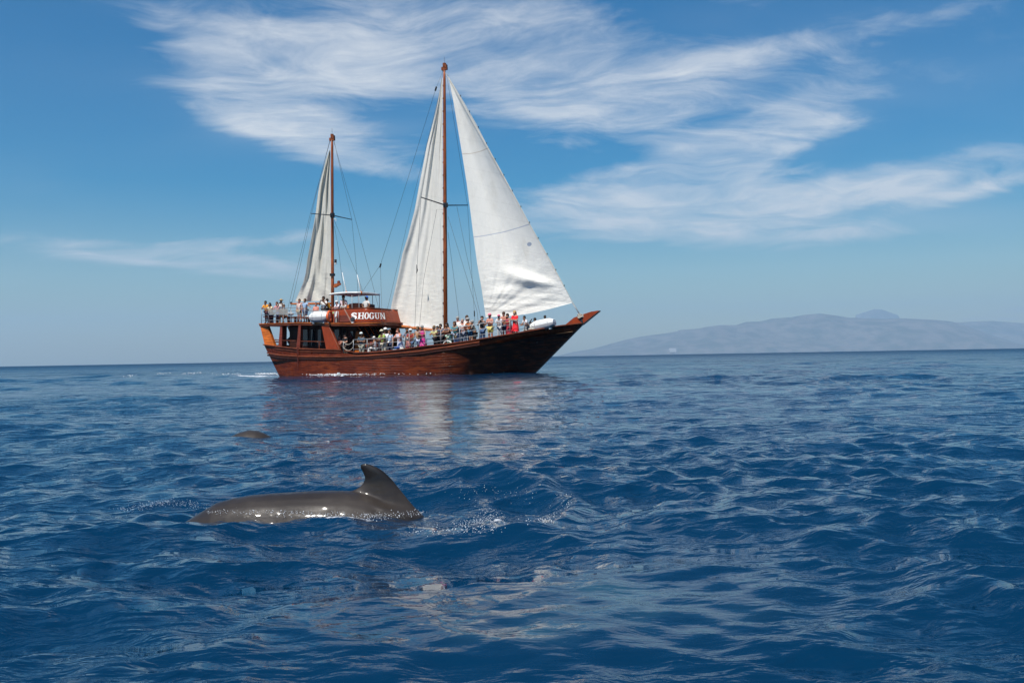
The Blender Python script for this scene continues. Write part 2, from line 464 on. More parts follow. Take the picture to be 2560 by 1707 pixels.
def build_sea():
    # rings round the camera's foot, denser where the camera looks
    r = [.25]
    while r[-1] < 16000:
        q = r[-1]
        k = .05 if q < 2.5 else (.0052 if q < 14 else (.0066 if q < 160 else (.012 if q < 900 else .03)))
        r.append(q * (1 + k))
    r = np.array(r)
    core = np.radians(np.linspace(-34, 34, 640))
    left = np.radians(-34 - np.geomspace(.3, 147, 70))[::-1]; right = -left[::-1]
    th = np.concatenate([left, core, right])
    R, TH = np.meshgrid(r, th, indexing='ij')
    x = R * np.sin(TH); y = R * np.cos(TH)
    dth = np.abs(np.gradient(th))[None, :] * R; dr = np.gradient(r)[:, None] * np.ones_like(R)
    sp = np.maximum(dth * .8, dr)
    z, dx, dy = wave_field(x, y, sp)
    fade = 1.0
    z0 = z.copy()
    z, calm, foam, milk = sea_extra(x, y, z)
    k = 1 - .55 * calm
    z = z0 * k + (z - z0) - R * R / (2 * 7.4e6)
    verts = np.stack([x + dx * k, y + dy * k, z], -1).reshape(-1, 3)
    nr, nc = R.shape
    i = np.arange(nr - 1)[:, None] * nc; j = np.arange(nc - 1)[None, :]
    a = (i + j).ravel(); quads = np.stack([a, a + 1, a + 1 + nc, a + nc], 1)
    me = bpy.data.meshes.new('sea')
    me.vertices.add(len(verts)); me.vertices.foreach_set('co', verts.ravel().astype(np.float32))
    nq = len(quads)
    me.loops.add(nq * 4); me.polygons.add(nq)
    me.polygons.foreach_set('loop_start', (np.arange(nq) * 4).astype(np.int32))
    me.loops.foreach_set('vertex_index', quads[:, ::-1].ravel().astype(np.int32))
    me.polygons.foreach_set('use_smooth', np.ones(nq, bool))
    me.update(calc_edges=True)
    # wavelets finer than the far mesh live on as roughness
    chop = np.clip(np.log(np.maximum(R, 1) / 75) / math.log(12), 0, 1)
    for nm, arr in (('chop', chop), ('calm', calm), ('foam', foam), ('milk', milk)):
        at = me.attributes.new(nm, 'FLOAT', 'POINT'); at.data.foreach_set('value', np.clip(arr, 0, 1).ravel().astype(np.float32))
    o = link('sea', me, sea_material())
    tag(o, 'deep blue rippled sea reaching to the horizon', kind='structure')
    print('sea quads', nq)
    return o
# ------------------------------------------------------------ the ship's own frame: x forward, y to port, z up
SHIP_D, SHIP_A = 66.0, math.radians(-25)
SR = Vector(((1080 - 1280) / F0 * SHIP_D, SHIP_D, 0))
SX = Vector((math.cos(SHIP_A), math.sin(SHIP_A), 0)); SY = Vector((-math.sin(SHIP_A), math.cos(SHIP_A), 0))


def S(px, py, y):
    """ship coordinates of the point that lies y metres to port of the centreline on the line of sight (px, py)"""
    r = pixdir(px, py); t = (y - (CAM - SR).dot(SY)) / r.dot(SY)
    p = CAM + r * t - SR
    return Vector((p.dot(SX), y, p.z))


def wood(name, c, rough=.45, coat=.0, streak=(1, 1, 7), patch=.35, plank=0.0):
    def b(T, p):
        co = T.node('ShaderNodeTexCoord').outputs['Object']
        mp = T.node('ShaderNodeMapping', inp={'Vector': co, 'Scale': streak}).outputs[0]
        n = T.noise(mp, 2.0, 6, .65); g = T.noise(co, .55, 5, .6)
        f = T.m('MULTIPLY', T.ramp(n, .3, .7, 1 - patch, 1 + patch), T.ramp(g, .3, .7, 1 - patch * .8, 1 + patch * .8))
        v = T.node('ShaderNodeVectorMath', operation='SCALE', inp={0: c, 3: f}).outputs[0]
        T.l.new(v, p.inputs['Base Color'])
        T.l.new(T.ramp(g, .35, .65, rough * 1.3, rough * .75), p.inputs['Roughness'])
        T.l.new(T.node('ShaderNodeBump', inp={'Height': n, 'Distance': .01}).outputs[0], p.inputs['Normal'])
    return mat(name, c, rough, spec=.22, coat=coat * .3, build=b)


def hull_wood(T, p):
    co = T.node('ShaderNodeTexCoord').outputs['Object']
    sp = T.node('ShaderNodeSeparateXYZ', inp={0: co}).outputs
    # planks about 16 cm wide following the sheer; butts here and there
    sheer = T.m('MULTIPLY', T.m('MULTIPLY', sp[0], sp[0]), .0065)
    v = T.m('DIVIDE', T.m('SUBTRACT', sp[2], sheer), .17)
    row = T.m('FLOOR', v); fr = T.m('SUBTRACT', v, row)
    seg = T.m('FLOOR', T.m('ADD', T.m('MULTIPLY', sp[0], .36), T.m('MULTIPLY', row, .37)))
    wn = T.node('ShaderNodeTexWhiteNoise', noise_dimensions='2D', inp={'Vector': T.node('ShaderNodeCombineXYZ', inp={0: row, 1: seg, 2: 0.0}).outputs[0]}).outputs[0]
    mp = T.node('ShaderNodeMapping', inp={'Vector': co, 'Scale': (1, 1, 5)}).outputs[0]
    n = T.noise(mp, 1.1, 7, .68, .3)
    mp2 = T.node('ShaderNodeMapping', inp={'Vector': co, 'Scale': (2.2, 2.2, .8)}).outputs[0]
    drip = T.noise(mp2, 1.2, 5, .6)
    big = T.noise(co, .32, 4, .6)
    c = T.mix(T.ramp(n, .32, .66), (.060, .010, .005, 1), (.17, .031, .010, 1))
    c = T.mix(T.m('MULTIPLY', T.ramp(T.m('ADD', T.m('MULTIPLY', big, .6), T.m('MULTIPLY', n, .4)), .46, .68), .45), c, (.34, .085, .020, 1))          # worn amber varnish
    c = T.mix(T.m('MULTIPLY', wn, .30), c, (.09, .018, .008, 1))
    c = T.mix(T.m('MULTIPLY', T.ramp(drip, .52, .80), .6), c, (.040, .011, .006, 1))
    flare_shade = T.m('MULTIPLY', T.ramp(sp[0], -3.0, 9.0), .95)                                 # shade of the flared bow, painted into the plank colour
    c = T.mix(T.m('MULTIPLY', flare_shade, T.ramp(n, .74, .40)), c, (.020, .005, .003, 1))
    scum = T.m('MULTIPLY', T.ramp(T.m('ADD', sp[2], T.m('MULTIPLY', drip, .35)),   .50, .20), .6)
    c = T.mix(scum, c, (.035, .030, .030, 1))
    red = T.ramp(sp[2], .13, .10)
    c = T.mix(red, c, (.10, .012, .008, 1))
    T.l.new(c, p.inputs['Base Color'])
    gap = T.ramp(T.m('ABSOLUTE', T.m('SUBTRACT', fr, .5)), .44, .5)
    hgt = T.m('ADD', T.m('MULTIPLY', gap, -1.0), T.m('ADD', T.m('MULTIPLY', wn, .5), T.m('MULTIPLY', n, .4)))
    T.l.new(T.node('ShaderNodeBump', inp={'Height': hgt, 'Distance': .012, 'Strength': .8}).outputs[0], p.inputs['Normal'])
    T.l.new(T.ramp(big, .3, .7, .34, .20), p.inputs['Roughness'])


MT = {}
def ship_mats():
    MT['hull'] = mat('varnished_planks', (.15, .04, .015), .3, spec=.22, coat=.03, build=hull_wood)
    MT['trim'] = wood('varnished_trim', (.185, .047, .020), .42, .1)
    MT['amber'] = wood('amber_varnish', (.46, .115, .018), .40, .15)
    MT['red'] = wood('red_brown_varnish', (.155, .034, .020), .45, .1)
    MT['house'] = wood('red_mahogany_panel', (.25, .039, .010), .36, .25, streak=(3, 3, .8), patch=.16)
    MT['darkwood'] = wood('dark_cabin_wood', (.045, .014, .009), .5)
    MT['spar'] = wood('spar_varnish', (.27, .072, .022), .35, .25, streak=(6, 6, .5))
    MT['boom'] = wood('boom_varnish', (.42, .13, .035), .35, .25)
    MT['deck'] = wood('deck_teak', (.22, .14, .08), .7)
    MT['steel'] = mat('stainless_tube', (.34, .35, .36), .5, metal=.35)
    MT['rope'] = mat('dark_rigging', (.05, .055, .065), .6)
    MT['cord'] = mat('pale_cordage', (.5, .46, .38), .8)
    MT['white'] = mat('white_gelcoat', (.78, .77, .73), .45, noise=(3, .08))
    MT['grey'] = mat('grey_gelcoat', (.36, .36, .38), .55, noise=(3, .1))
    MT['paint'] = mat('white_sign_paint', (.82, .80, .76), .55)
    MT['black'] = mat('black_fitting', (.018, .018, .02), .45)
    MT['orange'] = mat('orange_lifering', (.75, .13, .03), .5, noise=(6, .12))
    MT['glass'] = mat('dark_window_glass', (.012, .018, .022), .05, spec=.7)
    MT['mesh'] = mat('grey_wind_cloth', (.40, .42, .40), .8)
    MT['board'] = wood('bench_board', (.10, .035, .022), .5)
    def tr(T, p):
        p.inputs['Alpha'].default_value = .62
    MT['mesh'] = mat('grey_wind_cloth', (.36, .37, .35), .8, build=tr)


# near sheer: px, py, half beam on deck | px of the same frame at the waterline, half beam there
FR = [(660, 862, 1.9, 701, 1.92), (700, 867, 2.45, 735, 2.45), (745, 872, 2.85, 768, 2.80), (800, 873.5, 3.05, 812, 2.92), (855, 875, 3.15, 858, 3.06),
      (857.5, 883.5, 3.15, 861, 3.06), (890, 882, 3.2, 890, 3.12), (921, 881, 3.2, 918, 3.14), (958, 879, 3.22, 950, 3.15), (1014, 873, 3.22, 998, 3.10),
      (1050, 867, 3.18, 1028, 3.02), (1078, 864, 3.12, 1051, 2.92), (1115, 860.5, 3.02, 1082, 2.84), (1150, 856, 2.9, 1110, 2.64), (1199, 848.4, 2.65, 1150, 2.18),
      (1254, 839, 2.28, 1193, 1.5), (1320, 828, 1.65, 1245, .92), (1386, 816.6, .92, 1290, .42), (1430, 811, .40, 1317, .15), (1455, 808, .14, 1329, .07)]


def frame_pts():
    out = []
    for a, b, hb, c, hw in FR:
        T_ = S(a, b, -hb)
        py = 938
        for _ in range(6):
            q = S(c, py, -hw); py += q.z * 34
        out.append((T_, Vector((q.x, -hw, 0))))
    return out


def side_point(top, wl, s):
    """s: 0 keel, .35 waterline, 1 sheer"""
    if s >= .35:
        t = (s - .35) / .65
        fl = 1.0 + .9 * min(1, max(0, (top.x + 1) / 9))
        return Vector((lerp(wl.x, top.x, t), lerp(wl.y, top.y, t ** fl), lerp(0, top.z, t)))
    t = s / .35
    return Vector((lerp(wl.x - (top.x - wl.x) * .25, wl.x, t), wl.y * t ** .55, -1.1 * (1 - t)))


def sheer_line(n=80, x0=None, x1=None):
    pts = [f[0] for i, f in enumerate(frame_pts()) if i != 5]
    return resample([tuple(p) for p in pts], n)


def strip(name, line, w, h, m, parent, drop=0.0, out=0.0):
    """a moulding of section w x h that follows a line along the near side, mirrored to port by the caller"""
    mb = MB(); vs = []
    n = len(line)
    for i in range(n):
        p = Vector(line[i]); t = Vector(line[min(i + 1, n - 1)]) - Vector(line[max(i - 1, 0)]); t.normalize()
        nrm = Vector((t.y, -t.x, 0)).normalized()
        if nrm.y > 0 and p.y < 0: nrm = -nrm
        if nrm.y < 0 and p.y > 0: nrm = -nrm
        c = p + nrm * out + Vector((0, 0, -drop))
        vs += [c - nrm * w / 2 + Vector((0, 0, h / 2)), c + nrm * w / 2 + Vector((0, 0, h / 2)), c + nrm * w / 2 - Vector((0, 0, h / 2)), c - nrm * w / 2 - Vector((0, 0, h / 2))]
    fs = [(0, 1, 2, 3), tuple(range(4 * n - 4, 4 * n))]
    for i in range(n - 1):
        for j in range(4): fs.append((4 * i + j, 4 * i + (j + 1) % 4, 4 * i + 4 + (j + 1) % 4, 4 * i + 4 + j))
    mb.add(vs, fs)
    return mb.build(name, m, parent)


def flip(line): return [(p[0], -p[1], p[2]) for p in line]


def deck_z(x):
    """height of the main deck at ship coordinate x"""
    if not hasattr(deck_z, 't'):
        pts = [f[0] for i, f in enumerate(frame_pts()) if i >= 5]
        deck_z.t = ([p.x for p in pts], [p.z for p in pts])
    return float(np.interp(x, deck_z.t[0], deck_z.t[1])) - .46


def half_beam(x):
    if not hasattr(half_beam, 't'):
        pts = [f[0] for i, f in enumerate(frame_pts()) if i != 4]
        half_beam.t = ([p.x for p in pts], [-p.y for p in pts])
    return float(np.interp(x, half_beam.t[0], half_beam.t[1]))


# serif capitals, drawn as outlines on a unit-high cell: thick uprights, thin bars
def letter_polys(ch):
    def slab(x0, x1, y0, y1): return [(x0, y0), (x1, y0), (x1, y1), (x0, y1)]
    def stroke(path, wfun):
        P = resample(path, 26); L = []; R = []
        for i in range(len(P)):
            t = P[min(i + 1, 25)] - P[max(i - 1, 0)]; t = t / (np.linalg.norm(t) + 1e-9); nrm = np.array([-t[1], t[0]])
            w = wfun(t, i / 25) / 2
            L.append(P[i] + nrm * w); R.append(P[i] - nrm * w)
        return [[tuple(L[i]), tuple(L[i + 1]), tuple(R[i + 1]), tuple(R[i])] for i in range(25)]
    pen = lambda t, s: .085 + .20 * abs(t[1]) ** 1.5
    if ch == 'H':
        return [slab(.10, .31, 0, 1), slab(.61, .82, 0, 1), slab(.31, .61, .45, .56), slab(.0, .41, 0, .09), slab(.0, .41, .91, 1), slab(.51, .92, 0, .09), slab(.51, .92, .91, 1)], .96
    if ch == 'U':
        arc = [(.205, .95)] + [(.205, .42), (.23, .22), (.33, .09), (.47, .055), (.61, .10), (.69, .24), (.71, .42), (.71, .95)]
        return stroke(arc, lambda t, s: (.21 if s < .45 else .11) if abs(t[1]) > .6 else .12) + [slab(.0, .42, .91, 1), slab(.56, .88, .91, 1)], .92
    if ch == 'N':
        return [slab(.10, .21, 0, 1), slab(.70, .81, 0, 1), [(.08, 1), (.32, 1), (.82, 0), (.62, 0)], slab(.0, .32, 0, .08), slab(.0, .2, .92, 1), slab(.58, .93, .92, 1)], .96
    if ch == 'O':
        arc = [(.46 + .36 * math.cos(a), .5 + .46 * math.sin(a)) for a in np.linspace(0, 2 * math.pi, 40)]
        return stroke(arc, pen), .96
    if ch == 'G':
        arc = [(.46 + .36 * math.cos(a), .5 + .46 * math.sin(a)) for a in np.linspace(.75, 2 * math.pi - .55, 40)]
        return stroke(arc, pen) + [slab(.66, .86, .06, .46), slab(.52, .95, .40, .49), slab(.72, .80, .66, .98)], .98
    if ch == 'S':
        c = [(.66, .76), (.60, .90), (.42, .965), (.22, .90), (.14, .74), (.22, .60), (.42, .51), (.60, .40), (.66, .25), (.58, .09), (.38, .035), (.18, .10), (.11, .26)]
        return stroke(c, lambda t, s: .10 + .17 * (1 - abs(2 * s - 1)) + .04) + [slab(.62, .70, .66, .97), slab(.07, .15, .03, .34)], .80


def rail_posts(mb_name, pts, parent, r=.019):
    for a, b in pts:
        MB().tube([a, b], r, 6).build(mb_name, MT['steel'], parent, True)


def sail_grid(luff, leech, n, mrows, off, bulge):
    """luff, leech: pixel polylines from head to foot; off(u,v): metres to port; returns rows of ship points"""
    A = resample(luff, n); B = resample(leech, n); rows = []
    for i in range(n):
        u = i / (n - 1); row = []
        for j in range(mrows):
            v = j / (mrows - 1)
            px = lerp(A[i][0], B[i][0], v); py = lerp(A[i][1], B[i][1], v)
            row.append(S(px, py, off(u, v)))
        rows.append(row)
    return rows


def sail_mat(name, tint, seed, stain=.4, rum=1.0, seams=(), spot=None):
    def b(T, p):
        co = T.node('ShaderNodeTexCoord').outputs['Object']
        co = T.vm('ADD', co, (seed, seed * 2, 0))
        mp = T.node('ShaderNodeMapping', inp={'Vector': co, 'Scale': (1.0, 1.0, .35), 'Rotation': (0, .35, 0)}).outputs[0]
        st = T.noise(mp, .7, 6, .65)
        sep = T.node('ShaderNodeSeparateXYZ', inp={0: co}).outputs
        c = T.mix(T.m('MULTIPLY', T.ramp(st, .50, .78), stain), (*tint, 1), (.52, .45, .32, 1))
        # rain and mildew smears, denser in the lower third
        sm = T.noise(T.node('ShaderNodeMapping', inp={'Vector': co, 'Scale': (1, 1, 2.2), 'Rotation': (0, -.5, 0)}).outputs[0], 1.5, 7, .7, .6)
        low = T.ramp(sep[2], 10.5, 4.5)
        c = T.mix(T.m('MULTIPLY', T.m('MULTIPLY', T.ramp(sm, .54, .74), low), stain * 1.1), c, (.34, .31, .25, 1))
        # cloth panels sewn across
        pl = T.m('FRACT', T.m('MULTIPLY', T.m('ADD', sep[2], T.m('MULTIPLY', sep[0], .28)), 1.05))
        seam = T.ramp(T.m('ABSOLUTE', T.m('SUBTRACT', pl, .5)), .465, .5)
        c = T.mix(T.m('MULTIPLY', seam, .12), c, (.42, .40, .36, 1))
        for (p0, p1), sc in seams:               # coloured tape sewn over the seam
            dx_, dz_ = p1.x - p0.x, p1.z - p0.z; ln = math.hypot(dx_, dz_); nx, nz = -dz_ / ln, dx_ / ln
            dd = T.m('ADD', T.m('MULTIPLY', T.m('SUBTRACT', sep[0], seed), nx), T.m('MULTIPLY', sep[2], nz))
            dd = T.m('ABSOLUTE', T.m('SUBTRACT', dd, p0.x * nx + p0.z * nz))
            c = T.mix(T.ramp(dd, .040, .022), c, (*sc, 1))
        if spot:                                 # round sail mark
            ex = T.m('DIVIDE', T.m('SUBTRACT', T.m('SUBTRACT', sep[0], seed), spot.x), .20); ez = T.m('DIVIDE', T.m('SUBTRACT', sep[2], spot.z), .13)
            c = T.mix(T.m('MULTIPLY', T.ramp(T.m('MULTIPLY_ADD', ex, ex, T.m('MULTIPLY', ez, ez)), 1.15, .8), .75), c, (.20, .28, .42, 1))
        T.l.new(c, p.inputs['Base Color'])
        w1 = T.noise(T.node('ShaderNodeMapping', inp={'Vector': co, 'Scale': (2.2, 2.2, .55), 'Rotation': (0, .3, 0)}).outputs[0], 1.3, 5, .6, .5)
        w2 = T.noise(T.node('ShaderNodeMapping', inp={'Vector': co, 'Scale': (1, 1, 3.4), 'Rotation': (0, -.45, 0)}).outputs[0], 1.4, 5, .6, .4)
        h = T.m('ADD', T.m('MULTIPLY', w1, .055), T.m('MULTIPLY', T.m('MULTIPLY', w2, low), .06 * rum))
        h = T.m('ADD', h, T.m('MULTIPLY', seam, .003))
        T.l.new(T.node('ShaderNodeBump', inp={'Height': h, 'Distance': 1.0, 'Strength': .9}).outputs[0], p.inputs['Normal'])
        # thin canvas: some daylight comes through
        tr = T.node('ShaderNodeBsdfTranslucent', inp={'Color': c}).outputs[0]
        mx = T.node('ShaderNodeMixShader', inp={0: .22, 1: p.outputs[0], 2: tr}).outputs[0]
        T.l.new(mx, T.n['Material Output'].inputs['Surface'])
    return mat(name, tint, .85, spec=.2, build=b)


def build_ship():
    ship_mats()
    ship = empty('sailing_ship', SR, SHIP_A)
    tag(ship, 'two-masted varnished wooden sailing ship crowded with passengers, white sails set', 'sailing ship')
    fp = frame_pts()
    # hull
    rows = []
    SS = list(np.linspace(0, .35, 5)[:-1]) + list(np.linspace(.35, 1, 13))
    xs = []
    for i in range(len(fp) - 1):
        k = 1 if i == 4 else 4
        for j in range(k):
            t = j / k; xs.append((fp[i][0].lerp(fp[i + 1][0], t), fp[i][1].lerp(fp[i + 1][1], t)))
    xs.append(fp[-1])
    near = [[side_point(a, b, s) for s in SS] for a, b in xs]
    full = [r[::-1] + [Vector((p.x, -p.y, p.z)) for p in r[1:]] for r in near]
    mb = MB(); mb.grid(full)
    n = len(full[0])
    rails_ = None
    mb.add(full[0], [tuple(range(n))])                           # transom
    mb.add(full[-1], [tuple(range(n))])
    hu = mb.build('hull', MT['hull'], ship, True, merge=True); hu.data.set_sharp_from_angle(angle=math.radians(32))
    sh = sheer_line(90)
    # stem timber along the raked bow
    st_top = S(1457, 808, -.10); st_bot = S(1326, 942, -.10)
    a, b = Vector((st_top.x, 0, st_top.z)), Vector((st_bot.x, 0, st_bot.z)); d = (b - a)
    mb = MB(); mb.prism([(a.x + .06, -.11, a.z), (a.x - .35, -.13, a.z - .02), (b.x - .5, -.13, b.z), (b.x + .02, -.11, b.z), ], (0, .24, 0))
    mb.build('stem_post', MT['hull'], ship)
    # orange prow piece
    prow = [(1414, 811), (1434.5, 794), (1446, 790), (1452, 786.5), (1457.5, 785.6), (1478, 779), (1495, 776.2), (1498, 777.3), (1455, 811.5)]
    mb = MB(); mb.prism([S(x, y, -.11) for x, y in prow], (0, .22, 0))
    pw = mb.build('prow', MT['house'], ship)
    e = [(1498.3, 776.3), (1498.6, 777.8), (1456, 812.5), (1453, 812)]
    MB().prism([S(x, y, -.13) for x, y in e], (0, .26, 0)).build('edge_band', MT['black'], pw)
    c = [S(1452, 786, 0), S(1453, 797, 0), S(1455, 808, 0)]
    mb = MB()
    for k in range(5):
        p = c[0].lerp(c[2], k / 4 * .35)
        ring = [p + Vector((.24 * math.cos(t) * .9, .24 * math.sin(t), .05 * math.sin(3 * t + k))) for t in np.linspace(0, 6.283, 13)]
        mb.tube(ring, .028, 5)
    mb.build('rope_lashing', MT['cord'], pw)
    MB().prism([S(x, y, -.15) for x, y in ((1449, 792), (1454, 792), (1458, 808), (1452, 809))], (0, .3, 0)).build('gammon_iron', MT['black'], pw)
    # decks
    rows = []
    for x in np.linspace(fp[5][0].x, fp[-2][0].x, 30):
        hb = half_beam(x) - .04; z = deck_z(x); rows.append([Vector((x, hb * k, z + .05 * (1 - k * k))) for k in (-1, -.5, 0, .5, 1)])
    mb = MB(); mb.grid(rows); dk = mb.build('main_deck', MT['deck'], ship)
    rows = []
    for x in np.linspace(fp[0][0].x, fp[5][0].x, 12):
        hb = half_beam(x) - .05; z = 1.25; rows.append([Vector((x, hb * k, z)) for k in (-1, 0, 1)])
    mb = MB(); mb.grid(rows); mb.build('aft_deck', MT['deck'], ship)
    # cap rail, wale, rubbing strakes
    shl = [tuple(p) for p in sh]
    for nm, ln in (('s', shl), ('p', flip(shl))):
        aft = [p for p in ln if p[0] <= fp[4][0].x]; fwd = [p for p in ln if p[0] >= fp[5][0].x]
        strip('cap_rail', aft, .16, .07, MT['trim'], ship, -.02, .02)
        strip('cap_rail', fwd, .15, .06, MT['trim'], ship, -.02, .02)
    wale = [(669, 882, 1.85), (701, 887, 2.42), (744, 890, 2.83), (808, 891, 3.06), (854, 891, 3.15), (915, 888.5, 3.2), (958, 885.5, 3.22), (998, 882, 3.22),
            (1050, 877, 3.18), (1085, 871.5, 3.08), (1125, 866, 2.96), (1165, 859.5, 2.80), (1199, 854, 2.62)]
    wl = [tuple(S(a, b, -c - .0)) for a, b, c in wale]; wl = [tuple(p) for p in resample(wl, 60)]
    for ln in (wl, flip(wl)):
        strip('wale', ln, .14, .10, MT['trim'], ship)
    w2 = [(p[0], p[1] * .992, p[2] - .17) for p in wl]
    for ln in (w2, flip(w2)): strip('wale', ln, .10, .11, MT['darkwood'], ship)
    # planked bulwark line between cap rail and wale aft
    bl = [(668, 867.5, 1.93), (700, 873, 2.46), (745, 878, 2.86), (800, 879, 3.07), (853, 880, 3.16)]
    b2 = [tuple(S(a, b, -c)) for a, b, c in bl]; b2 = [tuple(p) for p in resample(b2, 30)]
    for ln in (b2, flip(b2)): strip('rubbing_strake', ln, .05, .05, MT['trim'], ship)
    # upright fender timber at the quarter
    for s in (1, -1):
        a = S(745, 868, -2.93); b = S(748, 925, -2.62)
        mb = MB(); mb.tube([(a.x, a.y * s, a.z), (lerp(a.x, b.x, .5), lerp(a.y, b.y, .35) * s, lerp(a.z, b.z, .5)), (b.x, b.y * s, b.z)], .09, 4); mb.build('fender_timber', MT['red'], ship)
    # outlet box on the side
    a = S(848, 909, -3.05); MB().box((a.x, -3.02, a.z), (.55, .14, .06)).build('outlet_hood', MT['trim'], ship)

    # --- upper deck slab
    edge = [(648, 812, 1.75), (700, 810.3, 2.35), (750, 808.8, 2.85), (815, 810.5, 3.0), (880, 811, 3.0), (925, 810, 2.9), (948, 809, 2.55), (960, 808.5, 2.0), (969, 808, 1.2)]
    E = [S(a, b, -c) for a, b, c in edge]
    E2 = [tuple(p) for p in resample([tuple(p) for p in E], 50)]
    T_ = .20
    ring = E2 + flip(E2)[::-1]
    mb = MB(); k = len(ring)
    zc = np.mean([p[2] for p in ring])
    top = [(p[0], p[1], p[2] + T_ / 2) for p in ring]; bot = [(p[0], p[1], p[2] - T_ / 2) for p in ring]
    half = k // 2
    fs = []
    for i in range(half - 1):
        fs.append((i, i + 1, k - 2 - i, k - 1 - i)); fs.append((k + i, k + i + 1, 2 * k - 2 - i, 2 * k - 1 - i))
    for i in range(k): fs.append((i, (i + 1) % k, k + (i + 1) % k, k + i))
    mb.add(top + bot, fs); ud = mb.build('upper_deck', MT['trim'], ship)
    deckup = lambda x: float(np.interp(x, [p[0] for p in E2], [p[2] for p in E2])) + T_ / 2
    build_ship.deckup = deckup
    for ln in (E2, flip(E2)): strip('edge_moulding', ln, .06, .05, MT['amber'], ud, -.06, .02)
    # --- posts carrying it
    def post(q, y0, y1, th, m, name='post'):
        """q: four pixel corners top-left, top-right, bottom-right, bottom-left"""
        P = [S(*q[0], -y0), S(*q[1], -y0), S(*q[2], -y1), S(*q[3], -y1)]
        for s in (1, -1):
            mb = MB(); pts = [Vector((p.x, p.y * s, p.z)) for p in P]; mb.prism(pts, (0, th * s, 0)); mb.build(name, m, ship, bevel=.015)
    post([(650, 815), (668, 815), (686.5, 866.5), (662, 865)], 1.72, 1.9, .30, MT['amber'])
    post([(700, 813.5), (705.5, 813.5), (704.5, 870), (695, 869)], 2.3, 2.42, .55, MT['red'])
    post([(746, 812.5), (752, 812.5), (749.5, 873.5), (740, 872.5)], 2.8, 2.84, .30, MT['red'])
    post([(803, 813.5), (821, 813.5), (847, 873.5), (815, 873)], 2.93, 3.04, .28, MT['house'])
    # slender stay beside the big post
    for s in (1, -1):
        a = S(822, 815, -2.9); b = S(848, 872, -3.05)
        MB().tube([(a.x, a.y * s, a.z), (b.x, b.y * s, b.z)], .035, 4).build('post_stay', MT['trim'], ship)
    # gallery rails between the posts
    for (p0, p1, y0, y1) in (((688, 848.5), (696, 849.5), 2.2, 2.4), ((686, 853.5), (696, 854), 2.2, 2.4), ((705, 851), (741, 851.8), 2.45, 2.8), ((751, 853), (811, 854.2), 2.86, 3.0)):
        a = S(*p0, -y0); b = S(*p1, -y1)
        for s in (1, -1): MB().tube([(a.x, a.y * s, a.z), (b.x, b.y * s, b.z)], .028, 6).build('gallery_rail', MT['trim'], ship, True)
    for px in (798,):
        a = S(px, 854, -2.98); b = S(px, 874, -2.98)
        for s in (1, -1): MB().tube([(a.x, a.y * s, a.z), (b.x, b.y * s, b.z)], .04, 4).build('gallery_post', MT['trim'], ship)
    # stern rail athwart
    a = S(660, 850, -1.8)
    for dz in (0, -.17): MB().tube([(a.x + .5, -1.8, a.z + dz), (a.x + .5, 1.8, a.z + dz)], .025, 6).build('gallery_rail', MT['trim'], ship, True)

    # --- deckhouse under the upper deck
    hy = 1.75
    x0 = S(724, 840, -hy).x; x1 = S(893, 840, -hy).x; zb = 1.25; zt = deckup(x0) - T_ - .01
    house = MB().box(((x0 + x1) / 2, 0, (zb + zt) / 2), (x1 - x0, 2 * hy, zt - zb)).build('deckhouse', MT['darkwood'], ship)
    for (a, b, c, d) in ((757, 772, 822, 866), (777, 790, 822, 866), (794, 806, 822, 866), (836, 851, 822, 850), (858, 868, 822, 870), (873, 886, 826, 850)):
        p0 = S(a, c, -hy); p1 = S(b, d, -hy)
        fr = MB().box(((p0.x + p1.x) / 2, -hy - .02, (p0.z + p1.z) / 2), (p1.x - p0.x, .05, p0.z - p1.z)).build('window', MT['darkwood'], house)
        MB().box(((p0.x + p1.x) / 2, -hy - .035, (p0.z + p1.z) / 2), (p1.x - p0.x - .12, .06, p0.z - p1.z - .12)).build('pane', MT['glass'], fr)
    # amber corner and side panel
    q = [S(889, 832, -hy - .12), S(893, 826, -hy - .12), S(905, 846, -hy - .12), S(899, 884, -hy - .12), S(886.5, 884, -hy - .12)]
    MB().prism(q, (0, .16, 0)).build('side_panel', MT['amber'], house)
    # raked windscreen at the front of the deckhouse
    top = S(896, 818, -hy); bot = S(905, 846, -hy); fx0, fz0, fx1, fz1 = top.x, top.z, bot.x + .25, bot.z
    nW = 5
    for k in range(nW + 1):
        y = -hy + 2 * hy * k / nW
        MB().tube([(fx0, y, fz0), (fx1, y, fz1)], .06, 4).build('windscreen_post', MT['amber'], house)
        if k < nW:
            y2 = -hy + 2 * hy * (k + 1) / nW
            MB().prism([(fx0, y + .05, fz0), (fx0, y2 - .05, fz0), (fx1, y2 - .05, fz1), (fx1, y + .05, fz1)], (.03, 0, 0)).build('windscreen', MT['glass'], house)
    MB().box((fx1 + .05, 0, fz1 - .1), (.4, 2 * hy + .2, .26)).build('sill', MT['amber'], house)
    MB().box((fx1 - .1, 0, (fz1 + zb) / 2 - .1), (.25, 2 * hy, fz1 - zb)).build('front_wall', MT['house'], house)
    # cargo coaming amidships, seats
    xa, xb = S(1035, 860, 0).x, S(1100, 860, 0).x
    MB().box(((xa + xb) / 2, 1.2, deck_z(xa) + .22), (xb - xa, 1.6, .44)).build('hatch_coaming', MT['house'], ship, bevel=.03)
    xa, xb = S(1195, 840, .9).x, S(1235, 840, .9).x
    MB().box(((xa + xb) / 2, 1.0, deck_z(xa) + .25), (xb - xa, 1.3, .5)).build('hatch_coaming', MT['house'], ship, bevel=.03)
    # thick port-side supports seen against the sky beyond
    q = [S(976, 812, 2.6), S(985, 812, 2.6), S(1006, 872, 2.7), S(978, 872, 2.7)]
    MB().prism(q, (0, .3, 0)).build('post', MT['darkwood'], ship)
